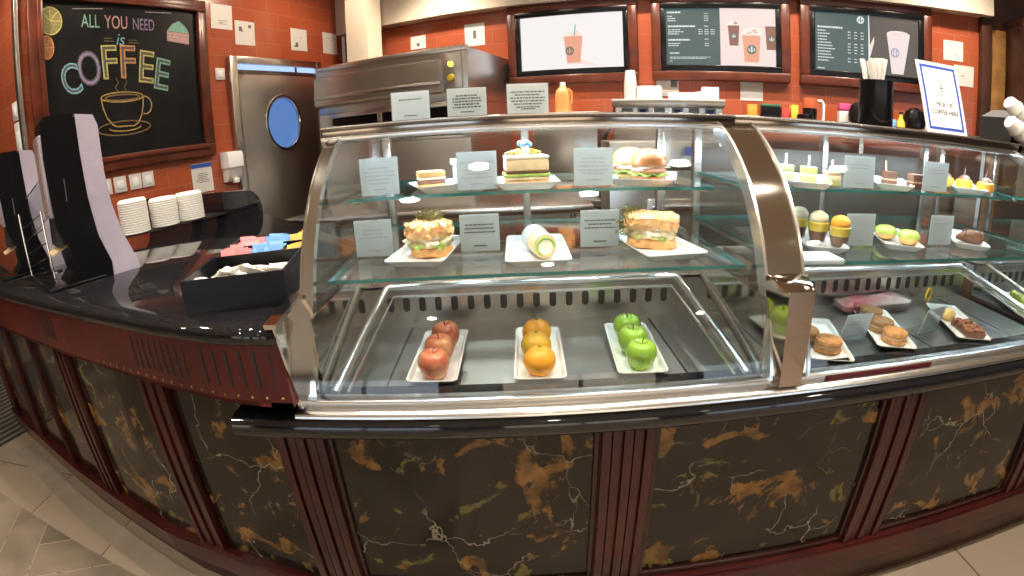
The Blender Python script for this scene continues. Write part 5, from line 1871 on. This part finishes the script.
simple('pitcher', 'red and black pitcher with a white handle on the back shelf', 'pitcher', BWO(.865, SZ, .22), A_BW, [('dark_base', 'black_gloss', lambda b: b.lathe([(.045, 0), (.05, .003), (.052, .15), (.002, .151)], 24)), ('red_top', 'mug_red', lambda b: b.lathe([(.052, .15), (.056, .215), (.054, .22), (.05, .215), (.046, .16)], 24)), ('handle', 'card_white', lambda b: b.tube([(.05, 0, .205), (.085, 0, .205), (.10, 0, .185), (.10, 0, .06)], .011, 10))])
simple('pump_bottle', 'pale bottle with a magenta label on the back shelf behind the straw holder', 'bottle', BWO(1.12, SZ, .22), A_BW, [('body', 'light_plastic', lambda b: b.box(-.045, .045, -.035, .035, 0, .15, .01)), ('label', 'magenta', lambda b: b.box(-.046, .046, -.036, .036, .15, .20, .006))])
def hopper(lb, u, off, r=.085):
    simple('bean_hopper', lb, 'grinder', BWO(u, SZ, off), A_BW, [('base', 'syrup_orange', lambda b: b.lathe([(.05, 0), (.06, .005), (.065, .06), (.03, .07)], 20)), ('dome', 'black_gloss', lambda b: b.lathe([(.03, .06), (r, .08), (r * 1.05, .13), (r * .8, .19), (r * .3, .215), (.002, .22)], 24))])
hopper('black domed bean hopper behind the straw holder, left one', 1.20, .30, .07)
hopper('black domed bean hopper partly behind the tilted sign', 1.66, .22)
simple('drink_can', 'blue drink can on the back shelf right of the straw holder', 'can', BWO(1.475, SZ, .26), A_BW, [('can', 'blue_paper', lambda b: b.lathe([(.022, 0), (.027, .006), (.027, .11), (.021, .118), (.002, .118)], 18)), ('tab', 'chrome', lambda b: b.box(-.008, .008, -.005, .005, .118, .121))])
simple('syrup_bottle', 'amber syrup bottle beside the blue can on the back shelf', 'bottle', BWO(1.545, SZ, .24), A_BW, [('bottle', 'label_yellow', lambda b: b.lathe([(.03, 0), (.034, .005), (.034, .10), (.014, .135), (.013, .16)], 18)), ('cap', 'black_matte', lambda b: b.lathe([(.015, .16), (.015, .178), (.002, .179)], 12))])
# steel work table behind the case and the undercounter machine
WT = thing('work_table', 'steel work table with two undershelves seen through the sandwich case', 'table', (-.13, 2.72, 0))
b = B(); b.box(-.55, .55, -.28, .28, .985, 1.03, .012)
obj('tabletop', b, 'brushed_steel', WT)
for (x, y) in ((-.51, -.24), (.51, -.24), (-.51, .24), (.51, .24)):
    b = B(); b.tube([(x, y, 0), (x, y, .99)], .02, 10)
    obj('leg', b, 'chrome', WT)
for z in (.62, .84):
    b = B(); b.box(-.53, .53, -.26, .26, z, z + .02, .004)
    obj('undershelf', b, 'brushed_steel', WT)
b = B(); b.box(-.49, .49, .22, .25, .64, .985)
obj('back_panel', b, 'oven_steel', WT)
UC = thing('undercounter_oven', 'small steel oven with a yellow lamp and long handle seen behind the burgers', 'oven', (.83, 2.60, 0), radians(-3))
b = B(); b.box(-.30, .30, 0, .33, .08, 1.33, .006)
obj('body', b, 'oven_steel', UC)
b = B(); b.box(-.10, .22, -.03, .0, .50, 1.03, .004)
dr = obj('door', b, 'brushed_steel', UC)
b = B(); b.box(-.08, .20, -.065, -.03, .965, 1.0, .008)
obj('handle', b, 'chrome', dr)
b = B()
for k in range(4): b.box(-.06, .03, -.034, -.03, .82 + .03 * k, .835 + .03 * k)
obj('vents', b, 'light_plastic', dr)
b = B(); b.M = Matrix.Translation((-.01, 0, 1.06)) @ Matrix.Rotation(pi / 2, 4, 'X'); b.lathe([(.001, 0), (.012, 0), (.010, .006), (.001, .007)], 12)
obj('lamp', b, 'led_yellow', UC)
for x in (-.25, .25):
    for y in (.04, .29):
        b = B(); b.lathe([(.02, 0), (.02, .085)], 12); b.v = [(p[0] + x, p[1] + y, p[2]) for p in b.v]
        obj('foot', b, 'dark_steel', UC)
b = B(); b.box(-.28, .28, -.02, 0, 1.18, 1.22, .004)
obj('top_trim', b, 'chrome', UC)
for (x, z) in ((.10, 1.26), (.10, .70)):
    b = B(); b.box(x, x + .04, -.035, -.03, z, z + .045)
    obj('blue_label', b, 'blue_ink', UC)
# steel shelf by the door
PT = thing('prep_table', 'low steel prep table in front of the steel door', 'table', (-1.02, 3.05, 0), A_LW)
b = B(); b.box(-.35, .35, -.22, .22, .94, .98, .006)
obj('tabletop', b, 'brushed_steel', PT)
for (x, y) in ((-.31, -.18), (.31, -.18), (-.31, .18), (.31, .18)):
    b = B(); b.tube([(x, y, 0), (x, y, .94)], .018, 10)
    obj('leg', b, 'dark_steel', PT)

# ================================================================== ON TOP OF THE CASES
t = thing('straw_holder', 'black cylinder full of white wrapped straws on top of the case', 'straw holder', (1.105, 1.315, RIM_Z))
b = B(); b.lathe([(.052, 0), (.054, .003), (.054, .138), (.050, .138), (.048, .01), (.002, .009)], 28)
obj('cylinder', b, 'black_gloss', t)
rn = random.Random(12)
st0 = None
for k in range(20):
    a, r_ = rn.random() * 6.28, .030 * rn.random() ** .5
    loc = (1.105 + .4 * r_ * cos(a), 1.315 + .4 * r_ * sin(a), RIM_Z + .012)
    rot = (-r_ * sin(a) * 7.0, r_ * cos(a) * 7.0, rn.random() * 3)
    if st0 is None:
        b = B(); b.loft([rrect(.010, .006, .0028, 0, 3), rrect(.012, .007, .003, .175, 3), rrect(.013, .007, .003, .184, 3), rrect(.011, .003, .0012, .194, 3)])
        st0 = obj('wrapped_straw', b, 'paper', loc=loc, rot=rot); o = st0
    else:
        o = st0.copy(); COL.objects.link(o); o.location = loc; o.rotation_euler = rot
    tag(o, 'white paper wrapped straw standing in the black cylinder', 'straw', 'wrapped straws in the black cylinder')
t = thing('pickup_sign', 'leaning white sign with a blue border reading PICK UP COFFEE HERE', 'sign', (1.385, 1.272, RIM_Z + .001), radians(-2))
LEAN = Matrix.Rotation(radians(-17), 4, 'X')
sw_, sh_ = .186, .240
b = B(); b.M = LEAN; b.box(-sw_ / 2, sw_ / 2, -.002, .002, 0, sh_)
obj('board', b, 'card_white', t)
b = B(); b.M = LEAN
i0, bw = .012, .009
for (x0, x1, z0, z1) in ((-sw_ / 2 + i0, sw_ / 2 - i0, i0, i0 + bw), (-sw_ / 2 + i0, sw_ / 2 - i0, sh_ - i0 - bw, sh_ - i0), (-sw_ / 2 + i0, -sw_ / 2 + i0 + bw, i0 + bw, sh_ - i0 - bw), (sw_ / 2 - i0 - bw, sw_ / 2 - i0, i0 + bw, sh_ - i0 - bw)):
    b.box(x0, x1, -.0028, -.002, z0, z1)
obj('blue_border', b, 'blue_ink', t)
b = B()
for s_, z, sz in (('PICK UP', .096, .021), ('COFFEE HERE', .070, .0205)):
    me = text(s_, sz, .0005)
    b.M = LEAN @ Matrix.Translation((.004, -.0026, z)) @ UP
    b.mesh(me); bpy.data.meshes.remove(me)
b.M = LEAN
def fl2(pts): b.tube([(x, -.0026, z) for x, z in pts], .0008, 5, closed=True)
fl2([(.002 + .017 * cos(a), .150 + .023 * sin(a)) for a in [2 * pi * k / 24 for k in range(24)]])
b.box(-.007, .011, -.003, -.002, .158, .160); b.box(-.006, .010, -.003, -.002, .151, .153); b.box(-.002, .006, -.003, -.002, .140, .1415)
fl2([(.002 + .006 * cos(a), .147 + .008 * sin(a)) for a in [2 * pi * k / 14 for k in range(14)]])
obj('lettering', b, 'ink_dark', t)
b = B(); b.M = Matrix(); b.tube([(0, .068, .20), (0, .110, .0)], .003, 6)
obj('easel_leg', b, 'card_white', t)
# slanted white tubes at the right edge with black caddy
t = thing('cup_chute', 'black caddy holding the slanted white cup stacks at the right edge', 'caddy', (1.86, 1.33, RIM_Z), 0)
b = B(); b.prism_y([(-.12, 0), (.14, 0), (.14, .06), (-.05, .12), (-.12, .09)], -.05, .10)
obj('caddy', b, 'black_matte', t)
for i, (lb, p, q, r_) in enumerate((('upper slanted white stack of paper cups at the right edge', (1.735, 1.29, 1.575), (2.02, 1.27, 1.44), .030), ('lower slanted white stack of paper cups at the right edge', (1.685, 1.245, 1.505), (1.99, 1.22, 1.355), .030))):
    P_, Q_ = Vector(p), Vector(q)
    d = (Q_ - P_).normalized()
    t = thing('cup_stack', lb, 'cups', p, rot=d.to_track_quat('Z', 'Y').to_euler(), group='slanted cup stacks')
    for k in range(9):
        b = B(); z = k * .032
        b.lathe([(r_ * .72, z - .012 if k == 0 else z), (r_ * .86, z - .006 if k == 0 else z), (r_, z + .03), (r_ * 1.06, z + .032), (r_ * 1.06, z + .036), (r_ * .9, z + .036)], 20)
        obj('cup', b, 'light_plastic', t)

# ribbed entrance mat on the floor at the far left
t = thing('floor_mat', 'dark ribbed entrance mat on the floor beyond the condiment counter', 'mat', (-3.75, 2.05, 0), radians(-18))
b = B(); b.box(-.75, .75, -.6, .6, 0.0, .010, .003)
obj('base', b, 'mat_dark', t)
b = B()
for k in range(19): b.box(-.73 + .08 * k, -.73 + .08 * k + .022, -.58, .58, .010, .015, .002)
obj('ribs', b, 'mat_light', t)
